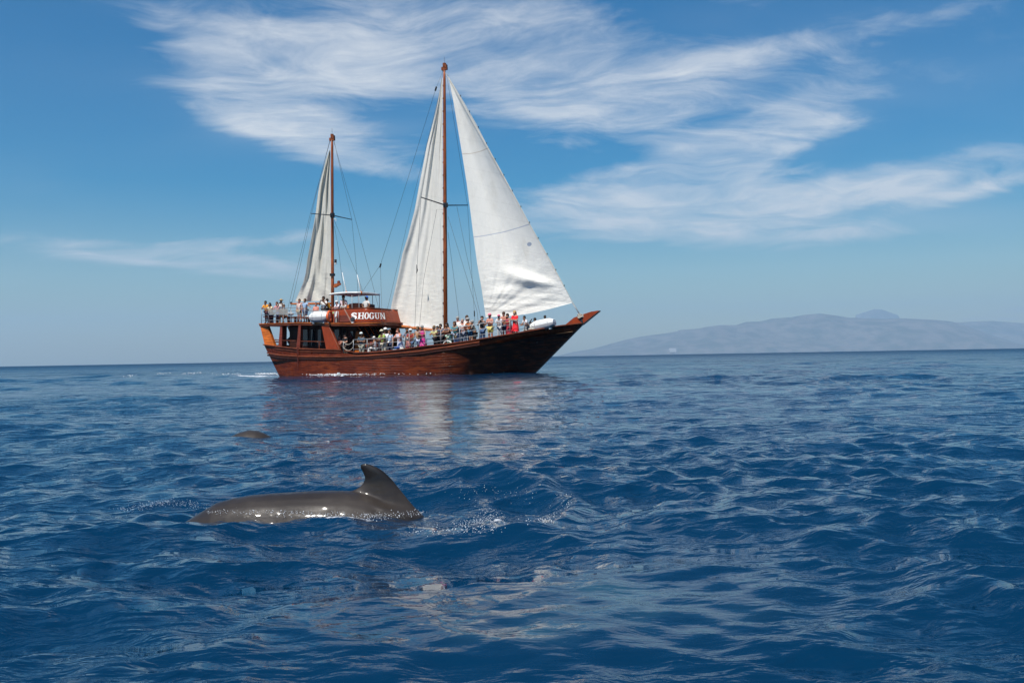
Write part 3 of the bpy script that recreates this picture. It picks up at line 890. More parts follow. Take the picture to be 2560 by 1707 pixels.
    # ceiling front beam
    MB().box((E2[-1][0] - .2, 0, E2[-1][2] - .22), (.35, 2.4, .2)).build('deck_beam', MT['darkwood'], ship)

    # --- wheelhouse parapet (swept round at the front)
    def plan(s):
        """0 aft .. 1 centre front: returns x, y of the parapet's foot"""
        xA = S(826, 805, -2.75).x; xB = S(905, 805, -2.75).x; xC = S(968, 805, -.9).x + .25
        L1 = xB - xA; Lq = 3.9; L = L1 + Lq; d = s * L
        if d < L1: return xA + d, -2.75
        t = (d - L1) / Lq * math.pi / 2
        return xB + (xC - xB) * math.sin(t) ** .9, -2.75 * math.cos(t) ** .8 if t < math.pi / 2 else 0
    topz = S(862, 771.7, -2.7).z
    def par(s, v):
        x, y = plan(s); z0 = deckup(min(x, E2[-1][0])); zt_ = lerp(topz, topz - .05, max(0, (s - .5) * 2))
        k = 1 - .07 * v                                   # leans inwards
        xo = x - max(0, s - .45) * .75 * v
        return Vector((xo, y * k, lerp(z0 - .02, zt_, v)))
    n = 60
    for s_ in (1,):
        mb = MB(); mb.grid([[par(i / n, v / 6) for v in range(7)] for i in range(n + 1)])
        mb.grid([[Vector((p.x, -p.y, p.z)) for p in (par(i / n, v / 6) for v in range(7))] for i in range(n + 1)])
        wh = mb.build('wheelhouse', MT['house'], ship, True, merge=True)
        sm = wh.modifiers.new('wall', 'SOLIDIFY'); sm.thickness = .07; sm.offset = 0
    tr = [tuple(par(i / n, 1.0)) for i in range(n)]
    for ln in (tr, flip(tr)): strip('coping', ln, .14, .06, MT['trim'], wh)
    tr = [tuple(par(i / n, .04)) for i in range(n)]
    for ln in (tr, flip(tr)): strip('base_moulding', ln, .10, .12, MT['trim'], wh, 0, .03)
    # recessed darker board and slanting batten
    q = [par(.10, .02), par(.27, .02), par(.215, .45), par(.10, .45)]
    q = [Vector((p.x, p.y - .05, p.z)) for p in (S(847, 804, -2.8), S(877, 804, -2.8), S(871, 788, -2.72), S(847, 788, -2.72))]
    MB().prism(q, (0, .04, 0)).build('locker_panel', MT['red'], wh)
    a = S(861, 773, -2.62); b = S(879, 806, -2.86); MB().tube([a, b], .06, 4).build('batten', MT['trim'], wh)
    # name in serif capitals wrapped on the curve
    def find_s(px, v):
        best = (1e9, 0)
        for i in range(300):
            s = i / 300; p = par(s, v); w = SR + SX * p.x + SY * p.y + Vector((0, 0, p.z)) - CAM
            dpt = w.dot(FWD); x = W0 / 2 + F0 * w.dot(CR) / dpt
            if abs(x - px) < best[0]: best = (abs(x - px), s)
        return best[1]
    s0 = find_s(878, .5); s1 = find_s(962.5, .45)
    total = sum(letter_polys(c)[1] for c in 'SHOGUN') + .05 * 5
    # stretch so that letters read evenly along the wall
    cur = 0
    for ch in 'SHOGUN':
        polys, wd = letter_polys(ch); mb = MB()
        for P in polys:
            vs = []
            for (x, y) in P:
                s = lerp(s0, s1, (cur + x) / total); v = .27 + .43 * y
                p = par(s, v); q = par(s + .004, v); t = (q - p).normalized(); nr = Vector((t.y, -t.x, 0)).normalized()
                if nr.y > .2: nr = -nr
                vs.append(p + nr * .055)
            nrm = (vs[1] - vs[0]).cross(vs[2] - vs[1]).normalized() * .012
            mb.prism(vs, nrm)
        mb.build('letter', MT['paint'], wh)
        cur += wd + .05
    # helm console with rounded top
    prof = [(866, 771), (868, 764), (874, 759.5), (884, 757.5), (896, 757.5), (905.5, 759.5), (905.5, 771.5)]
    MB().prism([S(a, b, -1.1) for a, b in prof], (0, 1.6, 0)).build('helm_console', MT['darkwood'], wh)
    MB().prism([S(a, b, -1.16) for a, b in ((864, 771.5), (866.5, 764), (872, 761), (873, 771.5))], (0, .06, 0)).build('console_side', MT['amber'], wh)
    # canopy on steel posts
    cz = S(866, 735, -1.0)
    rows = []
    xs0, xs1 = S(831, 736, -1.0).x, S(903.5, 734, -1.0).x
    for i in range(13):
        t = i / 12; rows.append([Vector((lerp(xs0, xs1, t), y, cz.z + .08 + .05 * (1 - (2 * t - 1) ** 2) - .05 * (y / 1.4) ** 2 - .08)) for y in np.linspace(-1.4, 1.4, 7)])
    mb = MB(); mb.grid(rows); cn = mb.build('canopy', MT['white'], ship, True); sd = cn.modifiers.new('thick', 'SOLIDIFY'); sd.thickness = .12; sd.offset = 1
    for px in (845, 880, 897.5):
        for y in (-1.3, 1.3):
            x = S(px, 750, -1.3).x; MB().tube([(x, y, deckup(x)), (x, y, cz.z + .02)], .022, 6).build('canopy_post', MT['steel'], cn, True)
    for (p0, p1) in (((866, 731), (855.5, 681)), ((903, 731), (893, 687))):
        MB().tube([S(*p0, -1.0), S(*p1, -1.0)], [.045, .02], 6).build('whip_aerial', MT['white'], cn, True)
        a = S(*p0, -1.0); MB().tube([a - Vector((0, 0, .16)), a + Vector((0, 0, .08))], .07, 8).build('aerial_base', MT['amber'], cn, True)

    # --- railings
    def railing(name, tops, bots, mids, label=None, ysides=(1,)):
        for s in ysides:
            r = MB().tube([(p.x, p.y * s, p.z) for p in tops], .024, 6).build(name, MT['steel'], ship, True)
            for md in mids:
                MB().tube([(p.x, p.y * s, p.z) for p in md], .016, 6).build('rail_tube', MT['steel'], r, True)
            for a, b in bots:
                MB().tube([(a.x, a.y * s, a.z), (b.x, b.y * s, b.z)], .022, 6).build('rail_post', MT['steel'], r, True)
            if label: r['label'] = label
            label = None
    def yb(px):                                   # metres to starboard of the rail at a pixel column
        return float(np.interp(px, [f[0] for f in FR], [f[2] for f in FR])) - .06
    def ud_y(px): return float(np.interp(px, [e[0] for e in edge], [e[2] for e in edge])) - .08
    T1 = [(653.5, 772.5), (693, 769.6), (739, 768.8), (762, 769)]
    tops = [S(a, b, -ud_y(a)) for a, b in T1]
    def dn(lst, fr, yf, basef):
        out = []
        for a, b in lst:
            zb_ = basef(a); out.append(S(a, lerp(b, zb_, fr), -yf(a)))
        return out
    ubase = lambda px: float(np.interp(px, [648, 750, 815, 970], [809, 806, 807.5, 807]))
    mids = [dn(T1, f, ud_y, ubase) for f in (.42, .80)]
    posts = [(S(x, np.interp(x, [t[0] for t in T1], [t[1] for t in T1]), -ud_y(x)), S(x, ubase(x), -ud_y(x))) for x in (653.5, 671, 690, 709, 727, 748, 762)]
    railing('railing', tops, posts, mids, ysides=(1, -1))
    # continuing past the canister, stepped down
    T2 = [(762, 776.5), (800, 777), (822, 777)]
    posts = [(S(x, 777, -ud_y(x)), S(x, ubase(x), -ud_y(x))) for x in (778, 800)]
    railing('railing', [S(a, b, -ud_y(a)) for a, b in T2], posts, [dn(T2, .5, ud_y, ubase)], ysides=(1, -1))
    # athwart the stern
    p = S(653.5, 772.5, -1.67); r = MB().tube([(p.x, -1.67, p.z), (p.x, 1.67, p.z)], .024, 6).build('railing', MT['steel'], ship, True)
    zdk = deckup(p.x)
    for f in (.42, .8): MB().tube([(p.x, -1.67, lerp(p.z, zdk, f)), (p.x, 1.67, lerp(p.z, zdk, f))], .016, 6).build('rail_tube', MT['steel'], r, True)
    for y in (-.8, 0, .8): MB().tube([(p.x, y, zdk), (p.x, y, p.z)], .02, 6).build('rail_post', MT['steel'], r, True)
    # bench board and wind cloth along the upper rail
    q = [S(655, 791.2, -1.62), S(700, 791, -2.2), S(748, 791.5, -2.7), S(776, 794, -2.8)]
    q2 = [S(655, 793.2, -1.62), S(700, 793, -2.2), S(748, 793.5, -2.7), S(776, 796, -2.8)]
    for s in (1,):
        vs = [Vector(v) for v in q]; mb = MB()
        strip('bench', [tuple(v) for v in resample([tuple(x) for x in q], 16)], .34, .06, MT['board'], ship, .03, -.25)
    strip('bench', flip([tuple(v) for v in resample([tuple(x) for x in q], 16)]), .34, .06, MT['board'], ship, .03, -.25)
    for px in (668, 690, 727, 748):
        x = S(px, 790, -2.0); zz = deckup(x.x); yy = ud_y(px) - .3
        for s in (-1, 1): MB().box((x.x, s * yy, (zz + x.z) / 2 - .03), (.06, .22, x.z - zz - .05)).build('bench_leg', MT['board'], ship)
    q = [S(673, 773, -2.0), S(700, 772, -2.3), S(721, 771.8, -2.55)]; z0 = [S(673, 787, -2.0), S(700, 787, -2.3), S(721, 787, -2.55)]
    MB().grid([[a, b] for a, b in zip(q, z0)]).build('wind_cloth', MT['mesh'], ship)
    # main deck: gangway opening with chain, then the long rail
    T3 = [(883.5, 849.3), (917.8, 847.5), (980.4, 844.3), (1012, 841)]
    mbase = lambda px: float(np.interp(px, [857, 921, 958, 1014, 1050, 1078, 1150, 1199, 1254, 1320], [884, 881, 879, 873, 867, 864, 856, 848.4, 839, 828]))
    posts = [(S(x, float(np.interp(x, [t[0] for t in T3], [t[1] for t in T3])), -yb(x)), S(x, mbase(x), -yb(x))) for x in (883.5, 917.8, 948, 980.4, 1012)]
    railing('railing', [S(a, b, -yb(a)) for a, b in T3], posts, [dn(T3, .35, yb, mbase), dn(T3, .72, yb, mbase)], ysides=(1, -1))
    T4 = [(1012, 835.5), (1023, 833), (1073, 828), (1130, 822.6), (1151, 816.5), (1182, 812.8), (1215, 806.2), (1232, 804.5), (1275, 799.5)]
    LB = [(1012, 866), (1060, 858.5), (1105, 852), (1149, 845.5), (1199, 837), (1254, 828), (1275, 825)]
    tp = lambda x: float(np.interp(x, [t[0] for t in T4], [t[1] for t in T4]))
    posts = [(S(x, tp(x), -yb(x)), S(x, mbase(x), -yb(x))) for x in (1022.9, 1063.6, 1102, 1149, 1199, 1252.6, 1275)]
    md = [(a, lerp(tp(a), b, .5)) for a, b in LB]
    railing('railing', [S(a, b, -yb(a)) for a, b in T4], posts, [[S(a, b, -yb(a)) for a, b in LB], [S(a, b, -yb(a)) for a, b in md]], ysides=(1, -1))
    # short bow posts with slack chain
    pr = [(1297, 804, 828), (1311, 803, 825.5)]
    rr = MB().tube([S(1275, 800, -yb(1275)), S(1297, 804, -yb(1297)), S(1311, 804, -yb(1311)), S(1326, 812, -yb(1326)), S(1338, 822, -1.2)], .012, 5).build('chain', MT['steel'], ship, True)
    for x, a, b in pr: MB().tube([S(x, a, -yb(x)), S(x, b, -yb(x))], .022, 6).build('rail_post', MT['steel'], ship, True)
    # gangway chains
    a, b = S(858.5, 854.5, -yb(860)), S(883, 852, -yb(883)); a2, b2 = S(858.5, 868, -yb(860)), S(883, 868, -yb(883))
    MB().tube([a + Vector((0, 0, .05)), S(858.5, 881, -yb(860))], .022, 6).build('rail_post', MT['steel'], ship, True)
    for p, q in ((a, b), (a2, b2)):
        pts = [p.lerp(q, t) - Vector((0, 0, .22 * 4 * t * (1 - t))) for t in np.linspace(0, 1, 9)]
        MB().tube(pts, .018, 5).build('chain', MT['cord'], ship, True)

    # --- masts, spreaders, booms
    def mast(px0, py0, px1, py1, r0, r1, lab):
        a = S(px0, py0, 0); b = S(px1, py1, 0)
        d_ = (b - a).normalized(); foot = b + d_ * ((b.z - .3) / abs(d_.z))
        o = MB().tube([a, a.lerp(foot, .05), a.lerp(foot, .3), a.lerp(foot, .6), foot], [r0 * .75, r0, lerp(r0, r1, .4), lerp(r0, r1, .8), r1], 14).build('mast', MT['spar'], ship, True)
        o['label'] = lab
        cap = MB().tube([a + Vector((0, 0, .12)), a - Vector((0, 0, .12))], r0 * 1.35, 10)
        cap.box(a - Vector((0, 0, .25)), (.42, .16, .22)); cap.box(a + Vector((.12, 0, -.1)), (.14, .2, .22))
        cap.build('masthead_fitting', MT['spar'], o)
        MB().tube([a, a + Vector((0, 0, .55))], .012, 4).build('mast_aerial', MT['rope'], o)
        return o, a, foot
    mm, ma, mf = mast(1111, 163, 1113.8, 812, .09, .15, 'tall main mast of reddish varnished timber')
    mz, za, zf = mast(830.3, 340, 831.6, 762, .09, .12, 'shorter mizzen mast over the upper deck')
    def at_mast(a, f, py, px): return S(px, py, 0)
    def spreader(o, hub, tips, r=.035):
        for (x, y, yl) in tips:
            MB().tube([hub, S(x, y, yl)], [r * 1.3, r], 6).build('spreader', MT['rope'], o, True)
        MB().tube([hub + Vector((0, 0, .16)), hub - Vector((0, 0, .14))], .17, 8).build('spreader_band', MT['black'], o)
    spreader(mm, S(1114, 513.5, 0), ((1052.5, 493.3, -3.1), (1169, 513.2, 2.9)))
    spreader(mz, S(831, 538.5, 0), ((778, 534, -2.6), (879.5, 549, 2.5)), .03)
    # mast hoops up the luff of the mainsail
    for k in range(19):
        py = lerp(215, 790, k / 18); c = S(1107.5, py, -.02)
        MB().tube([c + Vector((.02, 0, .05)), c + Vector((.02, 0, -.05))], .045, 5).build('mast_slide', MT['black'], mm)
    def boom(p0, p1, y0, y1, r, lab):
        a, b = S(*p0, y0), S(*p1, y1)
        o = MB().tube([a, a.lerp(b, .12), a.lerp(b, .55), b], [r * .8, r, r * 1.1, r], 10).build('boom', MT['boom'], ship, True); o['label'] = lab
        return o, a, b
    bm, ba, bb = boom((957, 810.5), (1110, 828.5), .55, -.05, .10, 'varnished main boom along the foot of the mainsail')
    bz, bc, bd = boom((727, 759.8), (829, 758.6), .35, 0, .075, 'varnished mizzen boom')
    MB().tube([ba + Vector((0, 0, .14)), ba + Vector((1.1, 0, .12))], .035, 5).build('boom_track', MT['steel'], bm)
    MB().tube([ba, S(957, 822, .4), S(955, 826, .3)], .03, 5).build('boom_tackle', MT['cord'], bm)
    a = S(727, 756, .35); MB().box(a + Vector((.03, 0, -.04)), (.12, .1, .16)).build('sheet_block', MT['black'], bz)

    # --- sails
    def sail(name, luff, leech, n, m_, off, mt, lab):
        rows = sail_grid(luff, leech, n, m_, off, 0)
        mb = MB(); mb.grid(rows); o = mb.build(name, mt, ship, True); o['label'] = lab
        return o, rows
    rng = random.Random(4)
    def folds(u, v, ph):                         # soft gathers running from the head to the foot
        return .05 * math.sin(v * 13 + u * 4 + ph) + .03 * math.sin(v * 29 - u * 6 + ph * 2)
    # mainsail
    luff = [(1106.5, 195), (1107, 400), (1108, 600), (1109.5, 812)]
    leech = [(1104.5, 197), (1096, 246), (1085, 295), (1067.6, 361), (1052, 440), (1036.8, 524), (1019, 594), (1006, 634), (992.8, 700), (979.6, 757), (970.5, 807)]
    def offm(u, v): return .58 * v * u + .55 * math.sin(math.pi * v) * math.sin(math.pi * min(1, u * 1.0)) ** .8 * u ** .5 + 1.5 * folds(u, v, 0) * min(1, v * 6) * min(1, u * 5) + .05 * math.sin(u * 60 + v * 4) * max(0, v - .6) * max(0, u - .8)
    o1, _ = sail('mainsail', luff, leech, 150, 60, offm, sail_mat('main_canvas', (.84, .80, .71), 3.1, .30, .8), 'tall off-white triangular mainsail behind the main mast')
    # foot of the mainsail sags a little under the last row
    lf = [(970.5, 807), (1005, 814), (1041, 819), (1075, 821.5), (1110, 822)]
    rows = []
    for i in range(8):
        t = i / 7; row = []
        for j in range(40):
            v = j / 39; a = np.interp(v, np.linspace(0, 1, 5), [p[0] for p in lf]); b = np.interp(v, np.linspace(0, 1, 5), [p[1] for p in lf])
            b0 = lerp(806.5, 811.5, v); row.append(S(a, lerp(b0, b, t), offm(1, 1 - v) - .03 - .02 * t))
        rows.append(row)
    MB().grid(rows).build('sail_foot', mt_foot(), o1, True)
    # luff tape
    # jib
    jl = [(1121, 192), (1140, 222), (1160, 255.6), (1191, 310.6), (1221.6, 370), (1256.8, 433.8), (1287.6, 491), (1318, 548), (1349, 603), (1380, 658), (1406, 706.5), (1430.5, 757)]
    je = [(1121, 193), (1133.6, 255.6), (1146.8, 334.8), (1155.6, 387.6), (1166.6, 458), (1175.4, 524), (1184, 594), (1193, 660), (1204, 722), (1210.6, 766), (1214, 792)]
    def offj(u, v):
        base = .9 * v * u + .85 * math.sin(math.pi * v) * math.sin(math.pi * min(1, .15 + u * .8)) * u ** .6
        f = .010 * math.sin(v * 17 + u * 9)
        du, dv = 1 - u, 1 - v                      # creases fan out from the clew, fade up the sail
        rr = math.hypot(du * 2.6, dv); an = math.atan2(du * 2.6, dv + 1e-6)
        f += .060 * rr * math.exp(-(rr / .75) ** 2) * (math.sin(an * 19 + 1) + .6 * math.sin(an * 37))
        f += .013 * math.exp(-(du / .10) ** 2) * (math.sin(u * 210 + v * 16) + math.sin(u * 120 - v * 11))
        d = (u - (.925 - .12 * v)) / (.016 + .030 * v)  # one deep slack fold running in from the tack
        f += -.40 * math.exp(-d * d) * math.exp(-((v - .40) / .22) ** 2)
        d = (u - (.90 + .02 * v)) / .02
        f += -.15 * math.exp(-d * d) * math.exp(-((v - .72) / .14) ** 2)
        return base + f * min(1, v * 8)
    o2, _ = sail('jib', jl, je, 230, 110, offj, sail_mat('jib_canvas', (.94, .905, .82), 7.7, .30, 1.0, [((S(1155.6, 387.6, .5), S(1221.6, 371, .1)), (.72, .64, .53)), ((S(1184, 594, .7), S(1320, 562, .1)), (.56, .58, .64))], S(1322.8, 610.6, .35)), 'large bright white jib set from the bow')
    foot = [(1430.5, 757), (1380, 768), (1314, 779), (1265.6, 788), (1214, 792.5)]
    rows = []
    for i in range(10):
        t = i / 9; row = []
        for j in range(60):
            v = j / 59; a = lerp(1430.5, 1214, v); b1 = np.interp(1 - v, np.linspace(0, 1, 5), [792.5, 788.5, 780.5, 769.5, 757]) ; b0 = lerp(757, 792, v)
            row.append(S(a, lerp(b0, b1 + 3.5 * math.sin(math.pi * v), t), offj(1, v) - .03 * t))
        rows.append(row)
    MB().grid(rows).build('sail_foot', o2.data.materials[0], o2, True)
    A = resample(jl, 230)
    # mizzen sail
    zl = [(825.5, 376), (826.5, 500), (827, 650), (828, 752)]
    ze = [(823, 376.5), (814, 402), (800.7, 450.6), (797.8, 463.8), (794.8, 484), (790.4, 525), (783, 569), (775.8, 607.6), (768.4, 648.6), (764, 683.9), (756.7, 710), (746.4, 733.7), (737.6, 754)]
    def offz(u, v):
        g = .13 * math.sin(v * 15 - u * 7 + .5) + .07 * math.sin(v * 27 + u * 5)
        return .35 * v * u + .30 * math.sin(math.pi * v) * u ** .5 + g * min(1, v * 5) * (1 - .3 * u) + .05 * math.sin(u * 50 + v * 12) * max(0, u - .72) * 3
    o3, _ = sail('mizzen_sail', zl, ze, 130, 60, offz, sail_mat('mizzen_canvas', (.72, .69, .60), 12.3, .36), 'creased off-white mizzen sail')
    # reef line on mizzen
    # torn dark flag-like scrap by the mainsail
    MB().prism([S(1041, 661, -.9), S(1044, 676, -.9), S(1041, 684, -.9)], (0, .04, 0)).build('telltale', MT['black'], o1)

    # --- standing and running rigging
    def line(pts, r=.010, name='shroud', m='rope', par_=None):
        return MB().tube([S(*p) for p in pts], r, 5).build(name, MT[m], par_ or ship, True)
    R_ = .011
    line([(1108, 178, 0), (1052.5, 493.3, -3.1), (1043, 665, -3.1), (1036, 845, -3.15)])
    line([(1110, 524, -.05), (1091.8, 524, -.3), (1059, 700, -2.2), (1046, 850, -3.1)])
    line([(1108, 176, 0), (1089.6, 222.6, 0), (1019, 449, .1), (951, 662.5, .3)], name='backstay')
    line([(951, 662.5, .3), (954.7, 777.7, -1.8), (955, 806, -2.3)], name='backstay')
    line([(951, 662.5, .3), (910.7, 722, 1.6), (899, 742, 2.2)], name='backstay')
    for p in ((1089.6, 222.6, 0), (951, 664, .3)):
        c = S(*p); MB().tube([c + Vector((.05, 0, .14)), c - Vector((.05, 0, .14))], .06, 6).build('block', MT['black'], ship)
    line([(1106, 205, .1), (1036.8, 480, .8), (966, 783, .6), (962, 806, .55)], .009, 'topping_lift')
    line([(1117, 190, .05), (1168.8, 513, 2.9), (1186, 783.5, 2.9), (1188, 850, 2.9)])
    line([(1120, 541, .1), (1193, 779, 2.9), (1200, 846, 2.8)]); line([(1120, 581, .1), (1146.8, 788, 2.0), (1152, 840, 2.9)])
    line([(1142, 516, 1.3), (1166.6, 638, 2.0), (1199.6, 783, 2.7), (1210, 840, 2.7)])
    c = S(1186, 784, 2.9); MB().tube([c + Vector((0, 0, .2)), c - Vector((0, 0, .2))], .04, 6).build('turnbuckle', MT['black'], ship)
    line([(826, 346, 0), (800.7, 443, -1.3), (778.7, 536, -2.6), (730, 757, -2.7), (722, 790, -2.6)])
    line([(826, 350, 0), (776, 534, -2.6), (721.5, 763, -2.3), (714, 800, -2.3)])
    line([(835, 352, 0), (879.5, 549, 2.5), (893, 690, 2.6), (896, 770, 2.6)])
    line([(835, 356, 0), (884, 531, 2.4), (925.4, 686.8, 2.6), (949, 780, 2.4)])
    line([(836, 552, .1), (891.7, 683.9, 2.0), (912, 742.5, 2.5), (921, 772, 2.6)])
    line([(836, 566, .1), (846, 622, 1.0), (859, 728, 2.0), (864, 771, 2.3)])
    line([(1116, 186, .0), (1121, 191, 0)], .012, 'forestay'); line([(1112, 180, 0), (1433, 757, 0), (1452, 788, 0)], .014, 'forestay', 'cord')
    line([(1430.5, 757, 0), (1449, 786, 0)], .026, 'tack_chain', 'steel')
    line([(1214, 792, .6), (1180, 812, 1.2), (1165, 838, 2.2)], .012, 'jib_sheet', 'cord')
    # thin tassel cords along the luff of the jib
    for k in range(13):
        i = 20 + k * 16; p = S(A[i][0], A[i][1], 0)
        MB().tube([p + Vector((.03, 0, .04)), p + Vector((.03, 0, -.04))], .035, 5).build('hank', MT['black'], o2)
    # mizzen fittings: lamp, radar bracket, block
    c = S(839, 655, -.2); MB().tube([c + Vector((0, 0, .18)), c - Vector((0, 0, .06))], .085, 8).build('speaker', MT['black'], mz)
    MB().sphere(c - Vector((0, 0, .12)), .08).build('deck_light', MT['white'], mz, True)
    MB().tube([c + Vector((-.25, .2, .02)), c], .02, 5).build('bracket', MT['black'], mz)
    MB().prism([S(a, b, -.1) for a, b in ((832, 718), (835, 710), (848, 707), (849.5, 711), (836, 719))], (0, .2, 0)).build('radar_bracket', MT['spar'], mz)
    MB().prism([S(a, b, -.08) for a, b in ((843, 708), (843, 702.5), (847, 701.5), (847.5, 707))], (0, .16, 0)).build('radar_unit', MT['red'], mz)
    c = S(837.5, 549, -.05); MB().tube([c + Vector((-.1, 0, .03)), c + Vector((.08, 0, .03)), c + Vector((.08, 0, -.12))], .03, 5).build('steaming_light', MT['white'], mz)
    MB().box(S(831, 687, -.08), (.28, .28, .18)).build('mast_band', MT['black'], mz)
    # floodlight on the wheelhouse side
    c = S(882, 798, -3.0)
    fl = MB().tube([c + Vector((0, .05, 0)), c + Vector((0, -.10, -.02))], .15, 14)
    fo = fl.build('floodlight', MT['rope'], ship); fo.scale = (1, 1, 1)
    MB().box(c + Vector((0, 0, -.21)), (.14, .12, .10)).build('lamp_foot', MT['white'], fo)
    # pale boarding ladder / panel beside the lifering
    q = [S(839, 799, -2.95), S(843.5, 799, -2.95), S(843, 775, -2.95), S(838.5, 786, -2.95)]
    MB().prism([S(836.5, 793, -2.95), S(841, 791, -2.95), S(843.5, 778, -2.95), S(839.5, 778, -2.95)], (0, .06, 0)).build('sign_board', MT['white'], ship)
    for px in (836.5, 845.5): MB().tube([S(px + .5, 778, -2.95), S(px, 806, -2.95)], .02, 5).build('ladder_rail', MT['steel'], ship, True)
    MB().prism([S(836, 806, -2.9), S(842, 806, -2.9), S(842, 793, -2.9), S(836, 793, -2.9)], (0, .05, 0)).build('ladder_board', MT['mesh'], ship)
    MB().prism([S(831.5, 784, -2.82), S(834.5, 784, -2.82), S(834.5, 779, -2.80), S(831.5, 779, -2.80)], (0, .03, 0)).build('notice', mat('green_notice', (.35, .5, .25), .6), ship)
    # mooring bollards and gear near the bow
    for px, py in ((1313, 825.5), (1326, 822.5), (1332, 822)):
        c = S(px, py, -1.5); MB().sphere(c, (.16, .12, .07), 8, 5).build('coiled_rope', MT['cord'], ship, True)
    return ship


def mt_foot():
    return mat('sail_foot_cloth', (.76, .75, .70), .85, bump=(3, .05))


def sp(v): return SR + SX * v.x + SY * v.y + Vector((0, 0, v.z))


def build_gear():
    """loose gear carried by the ship"""
    def canister(c, L, r, label, tilt, lid=True):
        root = empty('life_raft', sp(c), SHIP_A + tilt[1]); root.rotation_euler = (0, tilt[0], SHIP_A + tilt[1])
        tag(root, label, 'life raft', 'life raft canisters on deck')
        def shell(z0, z1, m, name, top):
            n = 16; rows = []
            for i in range(13):
                t = i / 12; x = (t - .5) * L; k = (1 - abs(2 * t - 1) ** 5) ** .5 if 0 < i < 12 else .55
                k = max(.55, k); row = []
                for j in range(n + 1):
                    a = math.pi * j / n
                    y = math.cos(a); z = math.sin(a)
                    y = math.copysign(abs(y) ** .7, y) * r * (.6 + .4 * k); z = abs(z) ** .62 * r * 1.02 * k * (1 if top else -.85)
                    row.append((x * (1 if k > .56 else 1.0), y, z + (.0 if top else -.015)))
                rows.append(row)
            mb = MB(); mb.grid(rows); mb.add(rows[0], [tuple(range(n + 1))]); mb.add(rows[-1], [tuple(range(n + 1))])
            return mb.build(name, m, root, True)
        shell(0, 1, MT['white'], 'lid', True); shell(0, 1, MT['grey'], 'case', False)
        for x in (-.28, .28):
            pts = [(x * L, math.copysign(abs(math.cos(a)) ** .7, math.cos(a)) * r * 1.02, (abs(math.sin(a)) ** .62) * math.copysign(1, math.sin(a)) * r * (1.04 if math.sin(a) > 0 else .88)) for a in np.linspace(0, 2 * math.pi, 25)]
            MB().tube(pts, .014, 4).build('strap', MT['grey'], root)
        for x in (-.3, .3): MB().box((x * L, 0, -r * .93), (.1, r * 1.2, .12)).build('cradle', MT['white'], root)
        return root
    canister(S(800.5, 793, -2.85), 1.42, .40, 'white and grey life raft canister on the upper deck beside the mizzen mast', (0, 0))
    canister(S(1357.5, 812.0, -1.0), 1.62, .34, 'white life raft canister lying on the foredeck near the bow', (-.17, 0))
    canister(S(955, 789, .4), 1.1, .30, 'white life raft canister half hidden behind the front of the wheelhouse', (.1, .2))
    def ring(c, r, t, m, label, rot, name='life_ring', sq=1.0):
        mb = MB(); n = 24; k = 8; rows = []
        for i in range(n + 1):
            a = 2 * math.pi * i / n
            rows.append([((r + t * math.cos(b)) * math.cos(a), t * math.sin(b), (r + t * math.cos(b)) * math.sin(a)) for b in np.linspace(0, 2 * math.pi, k + 1)])
        mb.grid(rows); o = mb.build(name, m, None, True, merge=True); o.location = sp(c); o.rotation_euler = (0, 0, SHIP_A + rot)
        tag(o, label, 'life ring'); return o
    ring(S(824.5, 791.5, -2.95), .35, .085, MT['orange'], 'orange life ring hung beside the upper-deck life raft', 1.72)
    ring(S(929, 862, -2.0), .36, .08, MT['orange'], 'orange life ring on the side deck behind the crouching person in white', .1)
    ring(S(1119, 866, -2.75), .36, .035, MT['white'], 'thin white hoop propped inside the rail amidships', .0, 'hoop')
    # bags and towels
    def bag(c, s, m, label, cat='bag', name='bag'):
        mb = MB(); mb.sphere((0, 0, 0), s, 10, 7); o = mb.build(name, m, None, True); o.location = sp(c); o.rotation_euler = (0, 0, SHIP_A); tag(o, label, cat)
    bag(S(992.5, 868.5, -2.9), (.24, .13, .07), mat('blue_towel', (.02, .10, .45), .8), 'rolled blue towel at the feet of the long-haired woman in white', 'towel', 'towel')
    bag(S(1004.5, 872, -2.9), (.17, .1, .11), mat('white_bag', (.6, .57, .5), .7), 'small white bag beside the rolled blue towel')
    bag(S(1138, 841, -2.75), (.13, .1, .12), mat('tan_bag', (.36, .26, .14), .7), 'tan handbag hanging at the hip of the curly-haired woman')
    # white cushions and dark holdall on the stern bench
    bag(S(726, 784.5, -2.2), (.28, .2, .12), mat('white_cushion', (.62, .62, .6), .8), 'white cushion on the bench of the aft upper deck', 'cushion', 'cushion')
    bag(S(769, 792, -2.5), (.22, .2, .09), mat('folded_towel', (.66, .65, .62), .8), 'folded white towel on the bench next to the aft life raft', 'towel', 'towel')
    # the flag under the stern gallery
    root = empty('stern_flag', sp(S(716.5, 866, -1.2)), SHIP_A)
    tag(root, 'dark furled ensign on a staff under the stern gallery', 'flag')
    b0 = S(716.5, 866, -1.2)
    loc = lambda p: Vector((p.x - b0.x, p.y - b0.y, p.z - b0.z))
    MB().tube([loc(S(716.5, 866, -1.2)), loc(S(716.5, 848, -1.2)), loc(S(710, 826, -1.2))], .018, 5).build('flag_staff', MT['rope'], root)
    rows = []
    P0 = resample([(729, 817), (727, 828), (724, 842), (716, 849)], 14); P1 = resample([(733, 817), (733, 836), (731, 852), (724, 865)], 14)
    for i in range(14):
        rows.append([loc(S(lerp(P0[i][0], P1[i][0], j / 8), lerp(P0[i][1], P1[i][1], j / 8), -1.2 + .12 * math.sin(j * 1.6 + i * .5))) for j in range(9)])
    def fl(T, p):
        co = T.node('ShaderNodeTexCoord').outputs['Object']
        n = T.noise(co, 1.6, 2, .5); T.l.new(T.mix(T.ramp(n, .60, .64), (.010, .022, .07, 1), (.5, .45, .45, 1)), p.inputs['Base Color'])
